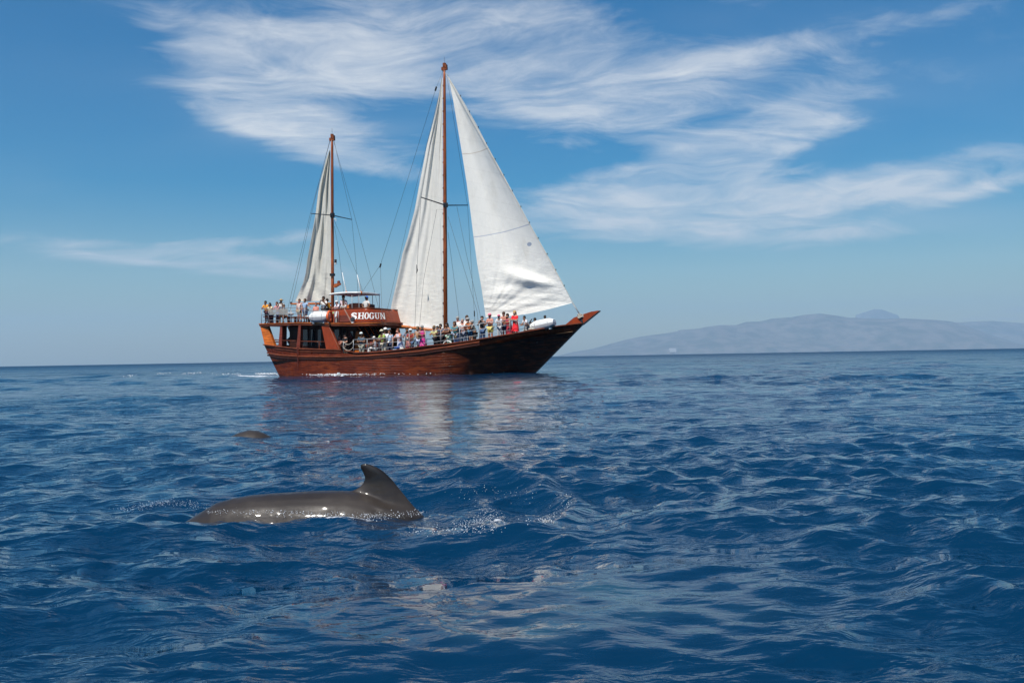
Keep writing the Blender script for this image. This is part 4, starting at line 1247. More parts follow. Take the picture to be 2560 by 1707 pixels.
    MB().grid(rows).build('cloth', mat('dark_blue_flag', (.01, .02, .07), .8, build=fl), root, True)
# ------------------------------------------------------------ whales
def whale_skin():
    def b(T, p):
        co = T.node('ShaderNodeTexCoord').outputs['Object']
        n = T.noise(co, 1.6, 5, .6); s = T.noise(T.node('ShaderNodeMapping', inp={'Vector': co, 'Scale': (1, 1, 3)}).outputs[0], 7, 4, .7)
        c = T.mix(T.ramp(n, .35, .65), (.024, .019, .016, 1), (.042, .034, .028, 1))
        # pale rake scars
        mp = T.node('ShaderNodeMapping', inp={'Vector': co, 'Rotation': (0, .9, 0), 'Scale': (38, 3, 3)}).outputs[0]
        sc = T.m('MULTIPLY', T.ramp(T.noise(mp, 1.0, 2, .5), .70, .76), T.ramp(T.noise(co, 2.3, 2, .5), .56, .66))
        c = T.mix(T.m('MULTIPLY', sc, .5), c, (.022, .020, .019, 1))
        sep = T.node('ShaderNodeSeparateXYZ', inp={0: co}).outputs
        c = T.mix(T.m('MULTIPLY', T.ramp(sep[2], .17, .27), .9), c, (.009, .008, .0075, 1))     # shade on the upright fin, painted into the skin colour
        T.l.new(c, p.inputs['Base Color'])
        T.l.new(T.ramp(s, .3, .7, .60, .42), p.inputs['Roughness'])
        T.l.new(T.node('ShaderNodeBump', inp={'Height': s, 'Distance': .003, 'Strength': .6}).outputs[0], p.inputs['Normal'])
        rip = T.noise(T.node('ShaderNodeMapping', inp={'Vector': co, 'Scale': (1.6, 1, 2.4)}).outputs[0], 2.6, 2, .5, .3)
        T.l.new(T.node('ShaderNodeBump', inp={'Height': rip, 'Distance': .03, 'Strength': 1.0}).outputs[0], p.inputs['Coat Normal'])
    return mat('wet_whale_skin', (.06, .05, .045), .32, spec=.22, coat=.30, build=b)


def build_whale():
    # plane of the back: the fin stands at this distance
    YD = water(870, 1291).y + .36
    def P(px, py, y=0.0):
        r = pixdir(px, py); t = (YD + y) / r.y; q = CAM + r * t; return q
    O = P(870, 1291); O.z = 0
    skin = whale_skin()
    root_loc = Vector((O.x, YD, 0))
    L = lambda q: Vector((q.x - O.x, q.y - YD, q.z))
    mb = MB()
    # back line along the body, from the tail stock to the head, with radii
    spine = [(300, 1348, .05, .06), (380, 1336, .10, .12), (460, 1306, .17, .20), (500, 1281, .20, .24), (541, 1256, .235, .28), (581, 1245, .265, .32), (631, 1236.5, .29, .36), (706, 1230.8, .315, .40),
             (782, 1226.5, .325, .43), (832, 1225.5, .33, .44), (882, 1227, .33, .45), (930, 1236, .335, .46), (985, 1260, .335, .46), (1040, 1292, .33, .46), (1100, 1318, .32, .45), (1180, 1340, .30, .43), (1260, 1352, .26, .36), (1310, 1372, .16, .22)]
    rows = []
    for px, py, ry, rz in [tuple(r) for r in resample(spine, 70)]:
        t = L(P(px, py)); row = []
        for j in range(28):
            a = 2 * math.pi * j / 28
            # broad rounded back, narrower keel
            yy = ry * math.sin(a); zz = rz * math.cos(a)
            row.append((t.x, yy, t.z - rz + zz))
        rows.append(row)
    for r in rows: r.append(r[0])
    mb.grid(rows); mb.add(rows[0][:-1], [tuple(range(28))]); mb.add(rows[-1][:-1], [tuple(range(28))])
    # fin: outline front edge and rear edge, foil section
    rear = [(860, 1232, ), (882, 1224.5), (893, 1219), (904, 1211), (909.5, 1202), (909.9, 1190), (906, 1180), (900.5, 1170), (898.8, 1163), (901.5, 1158.8)]
    front = [(1062, 1292), (1052, 1281), (1032.6, 1262), (1012.6, 1237), (992.5, 1211.8), (979, 1195), (965, 1181.5), (948, 1169), (930, 1161.2), (914, 1157.5)]
    A = resample([tuple(map(float, p)) for p in rear], 34); B = resample([tuple(map(float, p)) for p in front], 34)
    prof = [(0.0, 0.004), (.06, .35), (.16, .62), (.32, .88), (.5, 1.0), (.68, .96), (.84, .72), (.94, .45), (1.0, .12)]
    rows = []
    for i in range(34):
        u = i / 33; a = L(P(*A[i])); b = L(P(*B[i])); th = lerp(.075, .018, u ** .7) + .10 * max(0, 1 - u / .16) ** 2
        row = [(lerp(a.x, b.x, v), -w * th, lerp(a.z, b.z, v)) for v, w in prof] + [(lerp(a.x, b.x, v), w * th, lerp(a.z, b.z, v)) for v, w in prof[::-1]]
        row.append(row[0]); rows.append(row)
    # roots reach down into the back so that the two fuse
    r0 = [(x, y * 1.4, z - .14) for x, y, z in rows[0]]
    rows = [r0] + rows
    mb.grid(rows); k = len(rows[0]) - 1
    mb.add(rows[0][:-1], [tuple(range(k))]); mb.add(rows[-1][:-1], [tuple(range(k))])
    o = mb.build('pilot_whale', skin, None, True, merge=True)
    o.location = root_loc
    rm = o.modifiers.new('fuse', 'REMESH'); rm.mode = 'VOXEL'; rm.voxel_size = .0125; rm.use_smooth_shade = True
    s1 = o.modifiers.new('soften', 'SMOOTH'); s1.factor = .5; s1.iterations = 7
    tag(o, 'dark grey-brown pilot whale surfacing in the foreground with a tall hooked dorsal fin', 'whale')
    # pectoral flipper under water, flukes under water
    # second animals farther off, barely breaking the surface
    def hump(pts, basepy, ry, label):
        c = water(pts[len(pts) // 2][0], basepy); YD2 = c.y
        def P2(px, py):
            r = pixdir(px, py); return CAM + r * (YD2 / r.y)
        mb = MB(); rows = []
        for i, (px, py) in enumerate(resample([tuple(map(float, p)) for p in pts], 30)):
            t = P2(px, py); e = math.sin(math.pi * (i + .5) / 30) ** .5; r_ = ry * (.25 + .75 * e)
            rows.append([(t.x - c.x, r_ * math.sin(a), t.z - r_ * 1.1 + r_ * 1.1 * math.cos(a)) for a in np.linspace(0, 2 * math.pi, 17)])
        mb.grid(rows); o2 = mb.build('pilot_whale', skin, None, True, merge=True); o2.location = (c.x, YD2, 0)
        tag(o2, label, 'whale')
    hump([(560, 1098), (580, 1089), (600, 1080), (622, 1074.5), (643, 1076), (660, 1082), (685, 1095)], 1085, .26, 'small dark rounded back of a distant whale in the water below the ship\'s stern')


def build_spray():
    """droplets and foam beads thrown up round the whale"""
    rng = np.random.default_rng(8)
    base = [(0, 0, 1), (.943, 0, -.333), (-.471, .816, -.333), (-.471, -.816, -.333)]
    def cloud(paths, name, label):
        V = []; Fc = []
        for pts, n, spread, zs, rmin, rmax in paths:
            P = resample([tuple(map(float, p)) for p in pts], 200)
            for _ in range(n):
                i = rng.integers(0, 200); a, b = P[i] + rng.normal(0, spread, 2) * (1, .35)
                c = water(a, b); r = math.exp(rng.uniform(math.log(rmin), math.log(rmax)))
                z = .010 + abs(rng.normal(0, zs)) ; k = len(V)
                c = c * (1) ; c.z = z + .035 * (rng.random())
                oct_ = [(r, 0, 0), (-r, 0, 0), (0, r, 0), (0, -r, 0), (0, 0, r), (0, 0, -r)]
                V += [(c.x + p[0], c.y + p[1], c.z + p[2]) for p in oct_]
                Fc += [(k + a_, k + b_, k + d_) for a_, b_, d_ in ((4, 0, 2), (4, 2, 1), (4, 1, 3), (4, 3, 0), (5, 2, 0), (5, 1, 2), (5, 3, 1), (5, 0, 3))]
        me = bpy.data.meshes.new(name); me.from_pydata(V, [], Fc)
        m = bpy.data.materials.get('spray_water') or mat('spray_water', (.80, .82, .84), .12, spec=.9)
        o = link(name, me, m, None, True); tag(o, label, kind='stuff')
    cloud([([(300, 1287), (360, 1277), (420, 1266), (470, 1270), (505, 1280)], 420, 10, .018, .0010, .0034),
           ([(520, 1290), (640, 1288), (700, 1291), (860, 1299), (960, 1303)], 420, 9, .008, .0012, .0046),
           ([(900, 1300), (1010, 1297), (1058, 1291)], 160, 8, .01, .0012, .0048)], 'spray', 'beads of spray along the flank and tail of the near whale')
    cloud([([(1030, 1338), (1150, 1338), (1260, 1332), (1340, 1318), (1395, 1300), (1420, 1275), (1410, 1245)], 420, 12, .012, .0012, .005),
           ([(1150, 1325), (1215, 1312), (1235, 1298), (1215, 1285)], 380, 16, .012, .0010, .0034),
           ([(1150, 1245), (1220, 1235), (1290, 1245), (1330, 1262)], 90, 22, .02, .001, .004)], 'spray', 'beads of spray on the curl of water ahead of the near whale')


def build_foam():
    """broken white water: along the ship's waterline, at the bilge outlet and in the wake astern"""
    rng = np.random.default_rng(21); mb = MB()
    def lump(c, r, sq=.55):
        o = [(1, 0, 0), (-1, 0, 0), (0, 1, 0), (0, -1, 0), (0, 0, 1), (0, 0, -1)]
        mb.add([(c[0] + a * r, c[1] + b * r, c[2] + d * r * sq) for a, b, d in o], [(4, 0, 2), (4, 2, 1), (4, 1, 3), (4, 3, 0), (5, 2, 0), (5, 1, 2), (5, 3, 1), (5, 0, 3)])
    hull = resample([tuple(sp(f[1])) for f in frame_pts()], 400)
    for i in range(60, 385):
        a = i / 400; n = 4 * math.exp(-((a - .27) / .08) ** 2) + .9 * math.exp(-((a - .42) / .05) ** 2) + .12
        for _ in range(rng.poisson(n)):
            c = hull[i] + rng.normal(0, .12, 3) * (1, .6, 0); c[1] -= .10
            lump((c[0], c[1], .20 + rng.uniform(0, .10)), rng.uniform(.02, .065))
    for p0, p1 in (((836, 940), (847.5, 932)), ((850, 943), (862.5, 935))):
        a, b = sp(S(*p0, -3.3)), sp(S(*p1, -3.12))
        for t in np.linspace(0, 1, 46):
            c = a.lerp(b, t); lump((c.x + rng.normal(0, .03), c.y, c.z + rng.normal(0, .02)), .075 * (1 - .6 * t), .8)
    for p0, p1, n in (((640, 937), (694, 937), 150), ((455, 935.5), (505, 934), 34), ((395, 936.5), (425, 935), 14), ((310, 942), (345, 940.5), 12), ((530, 937), (600, 938), 24)):
        for _ in range(n):
            t = rng.random(); c = water(lerp(p0[0], p1[0], t) + rng.normal(0, 2), lerp(p0[1], p1[1], t) + rng.normal(0, .5) + 2)
            lump((c.x, c.y, .10 + rng.uniform(0, .12)), rng.uniform(.03, .09), .5)
    tag(mb.build('sea_foam', mat('white_foam', (.74, .77, .79), .7, bump=(20, .02)), None, True), 'broken white foam along the ship and in its wake', kind='stuff')


# ------------------------------------------------------------ people
PEND = []
MCACHE = {}
def cm(c, rough=.8, nm='cloth'):
    key = (tuple(round(x, 3) for x in c), nm)
    if key not in MCACHE: MCACHE[key] = mat(nm + '_' + str(len(MCACHE)), c, rough, spec=.25, noise=(9, .10))
    return MCACHE[key]
SK = {'fair': (.52, .29, .20), 'pink': (.55, .24, .17), 'tan': (.34, .17, .10), 'brown': (.20, .095, .055), 'dark': (.05, .03, .022)}
HR = {'dark': (.018, .012, .009), 'brown': (.07, .035, .018), 'auburn': (.16, .05, .02), 'blond': (.50, .33, .13), 'grey': (.30, .29, .27), 'bald': None, 'dirty': (.19, .12, .06)}


def skin_obj(name, verts, edges, radii, m, parent, levels=1, root=0):
    me = bpy.data.meshes.new(name); me.from_pydata([tuple(v) for v in verts], edges, [])
    o = link(name, me, m, parent)
    s = o.modifiers.new('skin', 'SKIN'); s.use_smooth_shade = True
    lay = me.skin_vertices[0] if me.skin_vertices else None
    if lay is None:
        pass
    for i, r in enumerate(radii):
        r = r if isinstance(r, tuple) else (r, r)
        me.skin_vertices[0].data[i].radius = r
        me.skin_vertices[0].data[i].use_root = (i == root)
    o.modifiers.new('sub', 'SUBSURF').levels = levels; o.modifiers['sub'].render_levels = levels
    PEND.append(o)
    return o


def bake_pending():
    dg = bpy.context.evaluated_depsgraph_get(); dg.update()
    for o in PEND:
        me = bpy.data.meshes.new_from_object(o.evaluated_get(dg), depsgraph=dg)
        me.name = o.name; o.modifiers.clear(); o.data = me
        me.polygons.foreach_set('use_smooth', [True] * len(me.polygons))


def person(px, py, side, base, label, H=None, pose='lean', face=0.0, skin='fair', hair='brown', long=False, hat=None, top=None, sleeve='short',
           low=(.05, .06, .1), legs='long', dress=None, lean=None, glasses=False, foot_z=None, shoes=(.05, .04, .04), hands=None):
    """px, py: crown of the head in the photograph; side: metres to port of the centreline; base: height of the floor under the feet;
    pose: lean / stand / camera / sit / point / hips / brow; face: turn about the vertical, 0 = towards starboard (the viewer)"""
    head = S(px, py, side)
    if H is None:
        H = max(1.55, min(2.0 if px < 1100 else 1.80, head.z - base))
    k = H / 1.74
    if lean is None: lean = {'lean': .30, 'stand': .03, 'camera': .10, 'sit': .05, 'point': .05, 'hips': .05, 'brow': .1, 'bend': .75, 'cross': .12}[pose]
    seat = pose == 'sit'
    V = {}
    V['pelvis'] = Vector((0, 0, .94)); V['waist'] = Vector((0, 0, 1.10)); V['chest'] = Vector((0, .01, 1.30)); V['neck'] = Vector((0, .0, 1.475))
    V['chin'] = Vector((0, -.03, 1.56)); V['head'] = Vector((0, -.01, 1.64)); V['crown'] = Vector((0, .005, 1.70)); V['nose'] = Vector((0, -.105, 1.615))
    for s, n in ((-1, 'r'), (1, 'l')):
        V['sh' + n] = Vector((s * .175, .01, 1.405)); V['hip' + n] = Vector((s * .085, 0, .88)); V['knee' + n] = Vector((s * .10, -.01, .49))
        V['ank' + n] = Vector((s * .11, .02, .085)); V['toe' + n] = Vector((s * .125, -.14, .035))
    jit = random.Random(int(px * 13 + py))
    # lean the upper body forward about the hips
    def rot(v, a, o=Vector((0, 0, .94))): d = v - o; return o + Vector((d.x, d.y * math.cos(a) - d.z * math.sin(a), d.y * math.sin(a) + d.z * math.cos(a)))
    up = ['waist', 'chest', 'neck', 'chin', 'head', 'crown', 'nose', 'shr', 'shl']
    for n in up: V[n] = rot(V[n], lean)
    # lift the face again
    for n in ('chin', 'head', 'crown', 'nose'): V[n] = rot(V[n], -lean * .75, V['neck'])
    rail = V['shr'].z * .5 + V['shl'].z * .5 - .36
    def arm(n, s, el, ha): V['elb' + n] = V['sh' + n] + Vector(el); V['han' + n] = V['elb' + n] + Vector(ha)
    for s, n in ((-1, 'r'), (1, 'l')):
        if pose == 'lean': arm(n, s, (s * .06, -.16, -.22), (-s * (.12 + .1 * jit.random()), -.21, -.05 + .08 * jit.random()))
        elif pose == 'bend': arm(n, s, (s * .05, -.10, -.26), (-s * .10, -.22, -.06))
        elif pose == 'camera': arm(n, s, (s * .10, -.12, -.22), (-s * .17, -.15, .25))
        elif pose == 'sit': arm(n, s, (s * .04, -.06, -.26), (-s * .08, -.22, -.02))
        elif pose == 'hips': arm(n, s, (s * .17, .06, -.20), (-s * .13, -.06, -.22))
        elif pose == 'cross': arm(n, s, (s * .06, -.08, -.25), (-s * .26, -.12, .04))
        elif pose == 'point' and s == (hands or -1): arm(n, s, (s * .20, -.08, -.16), (s * .24, -.08, -.09))
        elif pose == 'brow' and s == -1: arm(n, s, (s * .22, -.12, .02), (-s * .18, -.02, .20))
        else: arm(n, s, (s * .06, .0, -.28), (s * .01, -.06, -.25))
        # a hand with fingers and a thumb
        d = (V['han' + n] - V['elb' + n]).normalized()
        V['fin' + n] = V['han' + n] + d * .085; V['mid' + n] = V['han' + n] + d * .15 + Vector((0, -.01, -.03)); V['thu' + n] = V['han' + n] + d * .04 + Vector((-s * .045, -.02, .0))
    if seat:
        for s, n in ((-1, 'r'), (1, 'l')):
            V['knee' + n] = V['hip' + n] + Vector((s * .06, -.42, .02)); V['ank' + n] = V['knee' + n] + Vector((s * .02, -.05, -.41)); V['toe' + n] = V['ank' + n] + Vector((s * .02, -.15, -.04))
    face += jit.uniform(-.32, .32)
    Rz = Matrix.Rotation(face, 4, 'Z')
    V = {a: (Rz @ b) * k for a, b in V.items()}
    foot = min(V['ankr'].z, V['toer'].z) - .035
    # crown of the head goes where the photograph has it
    root = empty('person', (0, 0, 0), 0)
    crown_h = V['crown'].z + .055 * k
    crn = V['crown']
    loc = Vector((head.x - crn.x, side - crn.y, head.z - crown_h))
    root.location = SR + SX * loc.x + SY * loc.y + Vector((0, 0, loc.z)); root.rotation_euler = (0, 0, SHIP_A)
    tag(root, label, 'person', 'passengers aboard the sailing ship')
    R = {'pelvis': .135, 'waist': .118, 'chest': .138, 'neck': .055, 'chin': .068, 'head': .095, 'crown': .066, 'nose': .016}
    for n in 'rl':
        R.update({'sh' + n: .064, 'elb' + n: .043, 'han' + n: .032, 'fin' + n: .022, 'mid' + n: .012, 'thu' + n: .010, 'hip' + n: .092, 'knee' + n: .062, 'ank' + n: .040, 'toe' + n: .038})
    E = [('pelvis', 'waist'), ('waist', 'chest'), ('chest', 'neck'), ('neck', 'chin'), ('chin', 'head'), ('head', 'crown'), ('head', 'nose')]
    for n in 'rl': E += [('chest', 'sh' + n), ('sh' + n, 'elb' + n), ('elb' + n, 'han' + n), ('han' + n, 'fin' + n), ('fin' + n, 'mid' + n), ('han' + n, 'thu' + n), ('pelvis', 'hip' + n), ('hip' + n, 'knee' + n), ('knee' + n, 'ank' + n), ('ank' + n, 'toe' + n)]
    def sk(name, E, scale, m, Vx=None, extra=None):
        ks = []
        for a, b in E:
            for q in (a, b):
                if q not in ks: ks.append(q)
        Vv = dict(V); 
        if Vx: Vv.update(Vx)
        Rr = dict(R)
        if extra: Rr.update(extra)
        return skin_obj(name, [Vv[q] for q in ks], [(ks.index(a), ks.index(b)) for a, b in E], [Rr[q] * k * scale * 1.17 for q in ks], m, root)
    sm = cm(SK[skin], .55, 'skin')
    sk('body', E, 1.0, sm)
    if top is not None:
        Vx = {'elm' + n: V['sh' + n].lerp(V['elb' + n], .75) for n in 'rl'}; ex = {'elm' + n: .055 for n in 'rl'}
        TE = [('pelvis', 'waist'), ('waist', 'chest')]
        Vx['col'] = V['chest'].lerp(V['neck'], .55); ex['col'] = .085
        TE.append(('chest', 'col'))
        for n in 'rl':
            TE.append(('chest', 'sh' + n))
            if sleeve == 'short': TE.append(('sh' + n, 'elm' + n))
            if sleeve == 'long': TE += [('sh' + n, 'elb' + n), ('elb' + n, 'wr' + n)]; Vx['wr' + n] = V['elb' + n].lerp(V['han' + n], .85); ex['wr' + n] = .038
        ex['pelvis'] = .142
        sk('shirt', TE, 1.10, cm(top), Vx, ex)
    if dress is not None:
        # skirt hanging from the waist, pleated cone
        mb = MB(); rows = []
        for i in range(9):
            t = i / 8; z = lerp(V['waist'].z, V['kneer'].z - .02 if dress == 'knee' else V['ankr'].z + .1, t); c = V['waist'].lerp(V['pelvis'], min(1, t * 3)); r_ = lerp(.15, .24 if dress == 'knee' else .27, t) * k
            rows.append([(c.x + r_ * math.cos(a) * (1 + .05 * t * math.sin(7 * a)), c.y + r_ * .8 * math.sin(a) * (1 + .05 * t * math.sin(7 * a)), z) for a in np.linspace(0, 2 * math.pi, 25)])
        mb.grid(rows); mb.build('skirt', cm(low), root, True)
    elif legs:
        LE = [('pelvis', 'hipr'), ('pelvis', 'hipl')]; Vx = {}; ex = {}
        for n in 'rl':
            if legs == 'long': LE += [('hip' + n, 'knee' + n), ('knee' + n, 'cuf' + n)]; Vx['cuf' + n] = V['knee' + n].lerp(V['ank' + n], .93); ex['cuf' + n] = .060
            else: LE.append(('hip' + n, 'cuf' + n)); Vx['cuf' + n] = V['hip' + n].lerp(V['knee' + n], .85); ex['cuf' + n] = .088
            ex['knee' + n] = .068; ex['hip' + n] = .100
        sk('trousers' if legs == 'long' else 'shorts', LE, 1.08, cm(low), Vx, ex)
    for n in 'rl':
        MB().sphere((V['ank' + n] + V['toe' + n]) / 2 - Vector((0, 0, .02)), (.05 * k, .10 * k, .045 * k), 8, 5).build('shoe', cm(shoes, .6), root, True)
    hc = V['head'] + Vector((0, 0, .03)) * k
    Rf = Matrix.Rotation(face, 3, 'Z')
    if HR.get(hair):
        hm = cm(HR[hair], .6, 'hair'); mb = MB(); off = Rf @ Vector((0, .022, .008)) * k
        mb.sphere(hc + off, (.106 * k, .112 * k, .112 * k), 12, 7, 0, .56)
        if long:
            mb.sphere(hc + Rf @ Vector((0, .07, -.13)) * k, (.115 * k, .06 * k, .19 * k), 10, 7)
        elif hair != 'bald': mb.sphere(hc + Rf @ Vector((0, .04, -.045)) * k, (.100 * k, .075 * k, .075 * k), 10, 6)
        mb.build('hair', hm, root, True)
    if hat:
        kind, c = hat; m = cm(c, .7, 'hat'); mb = MB(); t = hc + Vector((0, 0, .02 * k))
        mb.sphere(t, (.118 * k, .120 * k, .115 * k), 12, 6, 0, .5)
        if kind == 'cap': mb.sphere(t + Rf @ Vector((0, -.12, .0)) * k, (.075 * k, .09 * k, .014 * k), 10, 4)
        if kind in ('brim', 'bucket'):
            w = .21 if kind == 'brim' else .155
            mb.tube([t + Vector((0, 0, .0)), t + Vector((0, 0, .018 * k))], [w * k, w * .93 * k], 18)
        mb.build('hat', m, root, True)
    if glasses:
        e = hc + Rf @ Vector((0, -.088, -.03)) * k
        MB().box(e, (.125 * k, .03 * k, .035 * k), Matrix.Rotation(face, 3, 'Z')).build('sunglasses', cm((.01, .01, .01), .2, 'lens'), root)
    if pose == 'camera':
        c = (V['hanr'] + V['hanl']) / 2 + Rf @ Vector((0, -.05, .04)) * k
        MB().box(c, (.13, .07, .08), Matrix.Rotation(face, 3, 'Z')).tube([c, c + Rf @ Vector((0, -.11, 0))], .035, 10).build('camera_held', cm((.02, .02, .022), .4, 'lens'), root)
    return root


def build_people():
    ud = build_ship.deckup
    W_ = (.74, .73, .70); NV = (.03, .04, .09); BK = (.015, .015, .018); JN = (.07, .12, .22)
    def X(px, side): return S(px, 830, side).x
    def U(px, py, side, label, **k): person(px, py, side, ud(X(px, side)), label, **k)
    def D(px, py, side, label, **k):
        if px > 1150: side = min(side + .35, -.1) if side < -1.5 else side
        person(px, py, side, deck_z(X(px, side)), label, **k)
    # aft upper deck
    U(663.5, 752.5, -1.35, 'dark-haired person in an orange top leaning on the stern corner of the upper rail', top=(.80, .32, .02), skin='tan', hair='dark', low=(.06, .02, .03), face=.2)
    U(674.5, 757.5, -1.75, 'curly dark-haired person in a pale yellow top second from the stern corner', top=(.72, .62, .36), skin='tan', hair='dark', low=(.03, .02, .05), face=-.2, H=1.62, long=True)
    U(692, 755, -1.6, 'person in a pink top and blue shorts left of the straw-hatted photographer', top=(.62, .28, .30), skin='pink', hair='brown', low=(.06, .10, .30), legs='short', H=1.62)
    U(702.8, 748.5, -1.9, 'person in a wide straw hat and white shirt raising a hand to the face', top=W_, skin='tan', hair='brown', hat=('brim', (.45, .30, .14)), pose='camera', low=(.10, .05, .03), legs='short', face=.3)
    U(709.5, 762, -1.9, 'person in an olive top sitting with legs stretched on the aft bench', top=(.17, .15, .10), skin='tan', hair='dark', pose='sit', low=(.16, .08, .05), legs='short', H=1.66, face=.9)
    U(748.3, 748, -2.0, 'brown-haired person in a pinkish open shirt under the mizzen boom end', top=(.66, .48, .42), skin='pink', hair='brown', low=(.30, .26, .18), pose='stand', legs='short')
    U(762.3, 747, -2.35, 'person in a pale blue shirt holding one arm out over the upper rail', top=(.30, .42, .58), skin='tan', hair='brown', pose='point', hands=1, low=(.07, .09, .16), legs='short', face=-.1)
    U(790, 757, -2.0, 'sunburnt person sitting just left of the cameraman', top=(.62, .26, .20), skin='pink', hair='auburn', pose='sit', low=(.5, .4, .35), H=1.62, face=.3)
    U(808.5, 741.5, -2.25, 'person in a white t-shirt with a big black camera above the life raft', top=W_, skin='brown', hair='dark', pose='camera', low=BK, lean=.2, face=.1)
    U(817.5, 747, -1.75, 'person in an orange shirt bending behind the cameraman', top=(.80, .33, .02), skin='brown', hair='dark', low=(.10, .04, .03), lean=.35, face=-1.0, pose='lean')
    U(841.5, 752.5, -2.25, 'person in a white cap and white shirt leaning on the parapet beside the mizzen mast', top=(.74, .72, .76), skin='pink', hair='brown', hat=('cap', W_), low=BK, lean=.55)
    U(858.3, 738.8, -1.0, 'dark-haired person in a pale pink shirt standing under the canopy', top=(.66, .54, .58), skin='tan', hair='dark', low=NV, pose='stand')
    U(858.5, 752.5, -2.3, 'person in a grey shirt with a dark camera strap leaning below the canopy', top=(.50, .51, .50), skin='tan', hair='brown', low=BK, lean=.4, face=-.2)
    U(916.3, 741.5, -1.6, 'person in a blue cap and pale grey t-shirt seen from behind over the ship name', top=(.60, .58, .54), skin='tan', hair='dark', hat=('cap', (.02, .12, .50)), low=(.30, .40, .46), pose='hips', face=math.pi * .9)
    # side deck aft
    D(849, 838.5, -2.2, 'pink-skinned person sitting beside the person in black in the shade of the upper deck', top=(.20, .07, .06), sleeve='none', skin='pink', hair='brown', pose='sit', low=(.10, .03, .03), H=1.68)
    D(862.3, 832.8, -2.45, 'person in a black t-shirt and sunglasses behind the chained gangway', top=BK, skin='fair', hair='brown', glasses=True, low=(.06, .045, .035), pose='cross')
    D(903, 831.5, -2.75, 'person in a white cap and striped navy shirt leaning on the rail', top=(.04, .09, .13), skin='tan', hair='brown', hat=('cap', (.66, .74, .74)), low=(.35, .34, .27), pose='cross')
    D(929, 837.5, -2.1, 'dark-capped head showing behind the person in white tank top', top=(.30, .06, .03), skin='tan', hair='dark', low=BK, hat=('cap', (.05, .05, .06)), pose='stand', H=1.5)
    D(935.8, 841.8, -2.65, 'person in a white cap and white sleeveless top crouching by the orange life ring', top=(.76, .74, .78), sleeve='none', skin='tan', hair='brown', hat=('cap', W_), low=W_, pose='sit', H=1.55, face=-1.1)
    D(954.6, 824.8, -2.85, 'stout person in a lime green polo and beige cap leaning on the rail', top=(.30, .42, .10), skin='brown', hair='dark', hat=('cap', (.55, .52, .36)), low=(.52, .45, .34), lean=.25)
    D(963.5, 820.5, -2.35, 'person in a white cap and white shirt right behind the green polo', top=(.78, .77, .80), skin='brown', hair='dark', hat=('cap', W_), low=(.70, .68, .64), pose='stand', face=.5)
    D(973.5, 824, -2.2, 'person in a light blue shirt partly hidden right of the white shirt', top=(.36, .46, .60), skin='tan', hair='brown', low=NV, pose='stand')
    D(994.7, 822, -2.8, 'long-haired auburn person in a white dress with a lilac print', top=(.70, .62, .66), sleeve='none', skin='pink', hair='auburn', long=True, low=(.62, .62, .74), dress='long', lean=.3)
    D(1017.5, 819.5, -1.6, 'person in a grey-blue shirt standing behind the auburn-haired person', top=(.20, .24, .31), skin='brown', hair='dark', low=(.12, .13, .09), face=.5)
    D(1026, 822.5, -2.55, 'person in a white sun hat, dark red top and blue jeans', top=(.30, .03, .03), skin='tan', hair='brown', hat=('bucket', W_), low=JN)
    D(1020, 844.8, -2.8, 'small child in a white cap and pink clothes at the rail', top=(.60, .26, .24), skin='pink', hair='brown', hat=('cap', W_), low=(.34, .04, .07), H=1.15, pose='stand')
    D(1044, 816.3, -2.75, 'tanned person in a peach top and white-blue patterned shorts', top=(.66, .40, .22), sleeve='none', skin='tan', hair='dirty', low=(.48, .52, .66), legs='short')
    D(1055, 813.8, -2.75, 'grey-haired person in a bright magenta dress left of the gap in the crowd', top=(.80, .06, .30), sleeve='none', skin='tan', hair='grey', glasses=True, low=(.78, .06, .32), dress='knee')
    D(1085, 814.2, -2.75, 'light-haired person in a pale yellow top and black trousers', top=(.64, .62, .30), skin='tan', hair='dirty', low=BK, lean=.3, glasses=True)
    D(1093.5, 815.5, -2.3, 'dark-haired head between the yellow top and the navy top', top=(.10, .16, .30), skin='tan', hair='dark', low=NV)
    D(1101, 810.3, -2.6, 'short dark-haired person in a navy top at the foot of the main boom', top=NV, skin='tan', hair='dark', low=BK)
    D(1116.8, 807.6, -2.75, 'person in a dark vest and mint shorts, arms over the rail by the main mast', top=(.10, .03, .02), sleeve='none', skin='tan', hair='dark', low=(.42, .62, .48), lean=.38, long=True)
    D(1124, 826, -2.4, 'person in a bright red top bent low beside the mint shorts', top=(.62, .03, .06), skin='pink', hair='brown', low=(.20, .12, .10), lean=.4, H=1.45)
    D(1136, 804.0, -2.72, 'brown curly-haired person in a teal top just right of the main mast', top=(.05, .26, .28), skin='tan', hair='brown', long=True, low=(.30, .36, .50), lean=.38)
    D(1144, 791.8, -2.2, 'tall grey-haired person in a white shirt and glasses', top=W_, skin='pink', hair='grey', glasses=True, low=(.30, .33, .42), pose='stand')
    D(1155.8, 797, -2.55, 'balding person in a white t-shirt and grey trousers', top=W_, skin='pink', hair='grey', low=(.20, .23, .30))
    D(1167, 788.8, -2.1, 'person in a white shirt and sunglasses at the back of the crowd', top=W_, skin='pink', hair='brown', glasses=True, low=(.26, .30, .40), pose='stand')
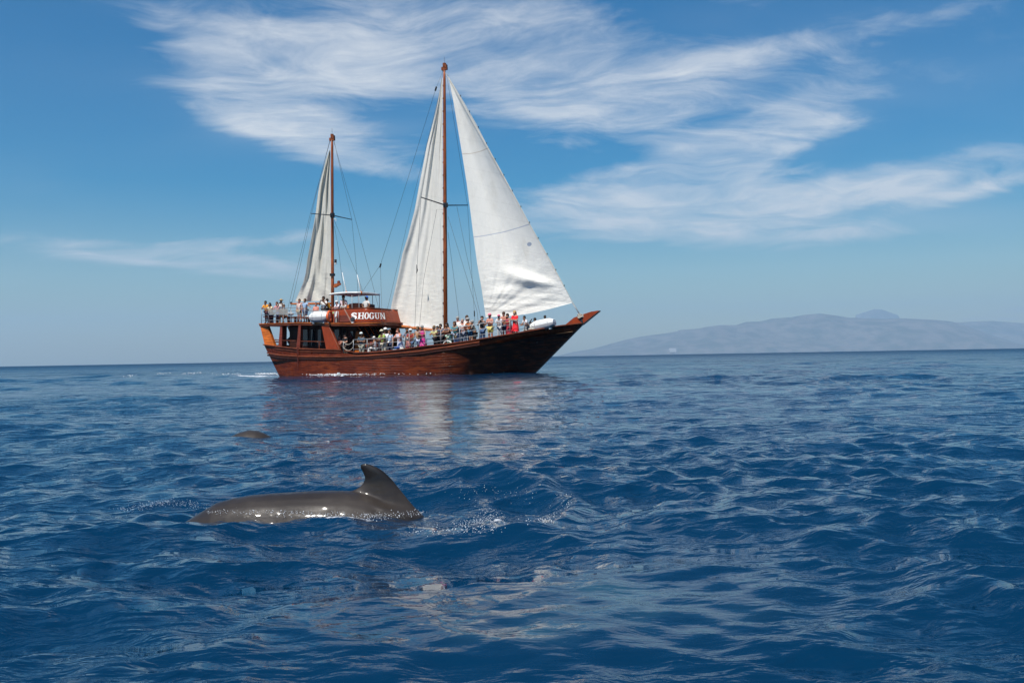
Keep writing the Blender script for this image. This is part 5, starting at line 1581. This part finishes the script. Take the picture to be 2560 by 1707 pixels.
    D(1169.5, 795.0, -2.62, 'person in a grey cap and orange vest leaning far over the rail', top=(.82, .20, .04), sleeve='none', skin='tan', hair='grey', hat=('cap', (.35, .34, .32)), low=(.04, .16, .28), legs='short', lean=.5)
    D(1180, 801, -2.4, 'person in a drab grey shirt and black trousers right of the orange vest', top=(.26, .25, .21), skin='tan', hair='grey', low=BK, face=-.8)
    D(1205, 790.8, -2.45, 'dark-haired person in a black t-shirt and jeans with hands to the face', top=BK, skin='fair', hair='dark', low=JN, pose='camera')
    D(1224.3, 784.6, -2.35, 'bare-chested person in a pink cap and yellow shorts', top=None, skin='pink', hair='brown', hat=('cap', (.80, .22, .30)), low=(.74, .60, .16), legs='short', pose='cross')
    D(1247, 787.3, -2.15, 'child in a pink cap and pale grey jacket leaning on the rail', top=(.62, .62, .64), sleeve='long', skin='tan', hair='brown', hat=('cap', (.70, .16, .26)), low=(.50, .52, .55), H=1.55)
    D(1259, 780, -1.8, 'bare-shouldered person in dark shorts behind the pink-capped child', top=None, skin='pink', hair='brown', low=(.03, .05, .12), legs='short', glasses=True, pose='lean')
    D(1268.2, 784.3, -2.0, 'dark-haired person in a red patterned dress by the corner post', top=(.50, .03, .06), sleeve='none', skin='tan', hair='dark', low=(.42, .04, .06), dress='knee')
    D(1286.5, 777, -1.85, 'blond person in a bright red dress standing at the forward rail', top=(.80, .025, .035), skin='fair', hair='blond', long=True, low=(.80, .03, .04), dress='knee', pose='cross', face=-.3)
    D(1310.5, 790, -1.7, 'black-haired person in a white t-shirt and grey shorts stooping at the bow rail', top=(.74, .73, .74), skin='tan', hair='dark', low=(.20, .21, .23), legs='short', lean=.55, face=-.3, pose='bend')
    D(1337, 795, -.9, 'dark-skinned person sitting on the foredeck with a hand on the head', top=(.04, .04, .05), skin='dark', hair='dark', low=BK, pose='brow', H=1.62, sleeve='none')
    D(1362.5, 788.8, -.1, 'dark-haired person in a dark purple top stooping behind the bow life raft', top=(.09, .07, .11), skin='dark', hair='dark', low=BK, lean=.6, H=1.5, face=.9)
    bake_pending()
build_island()
ship = build_ship()
build_gear()
build_people()
build_whale()
build_spray()
build_foam()
build_sea()
build_haze()
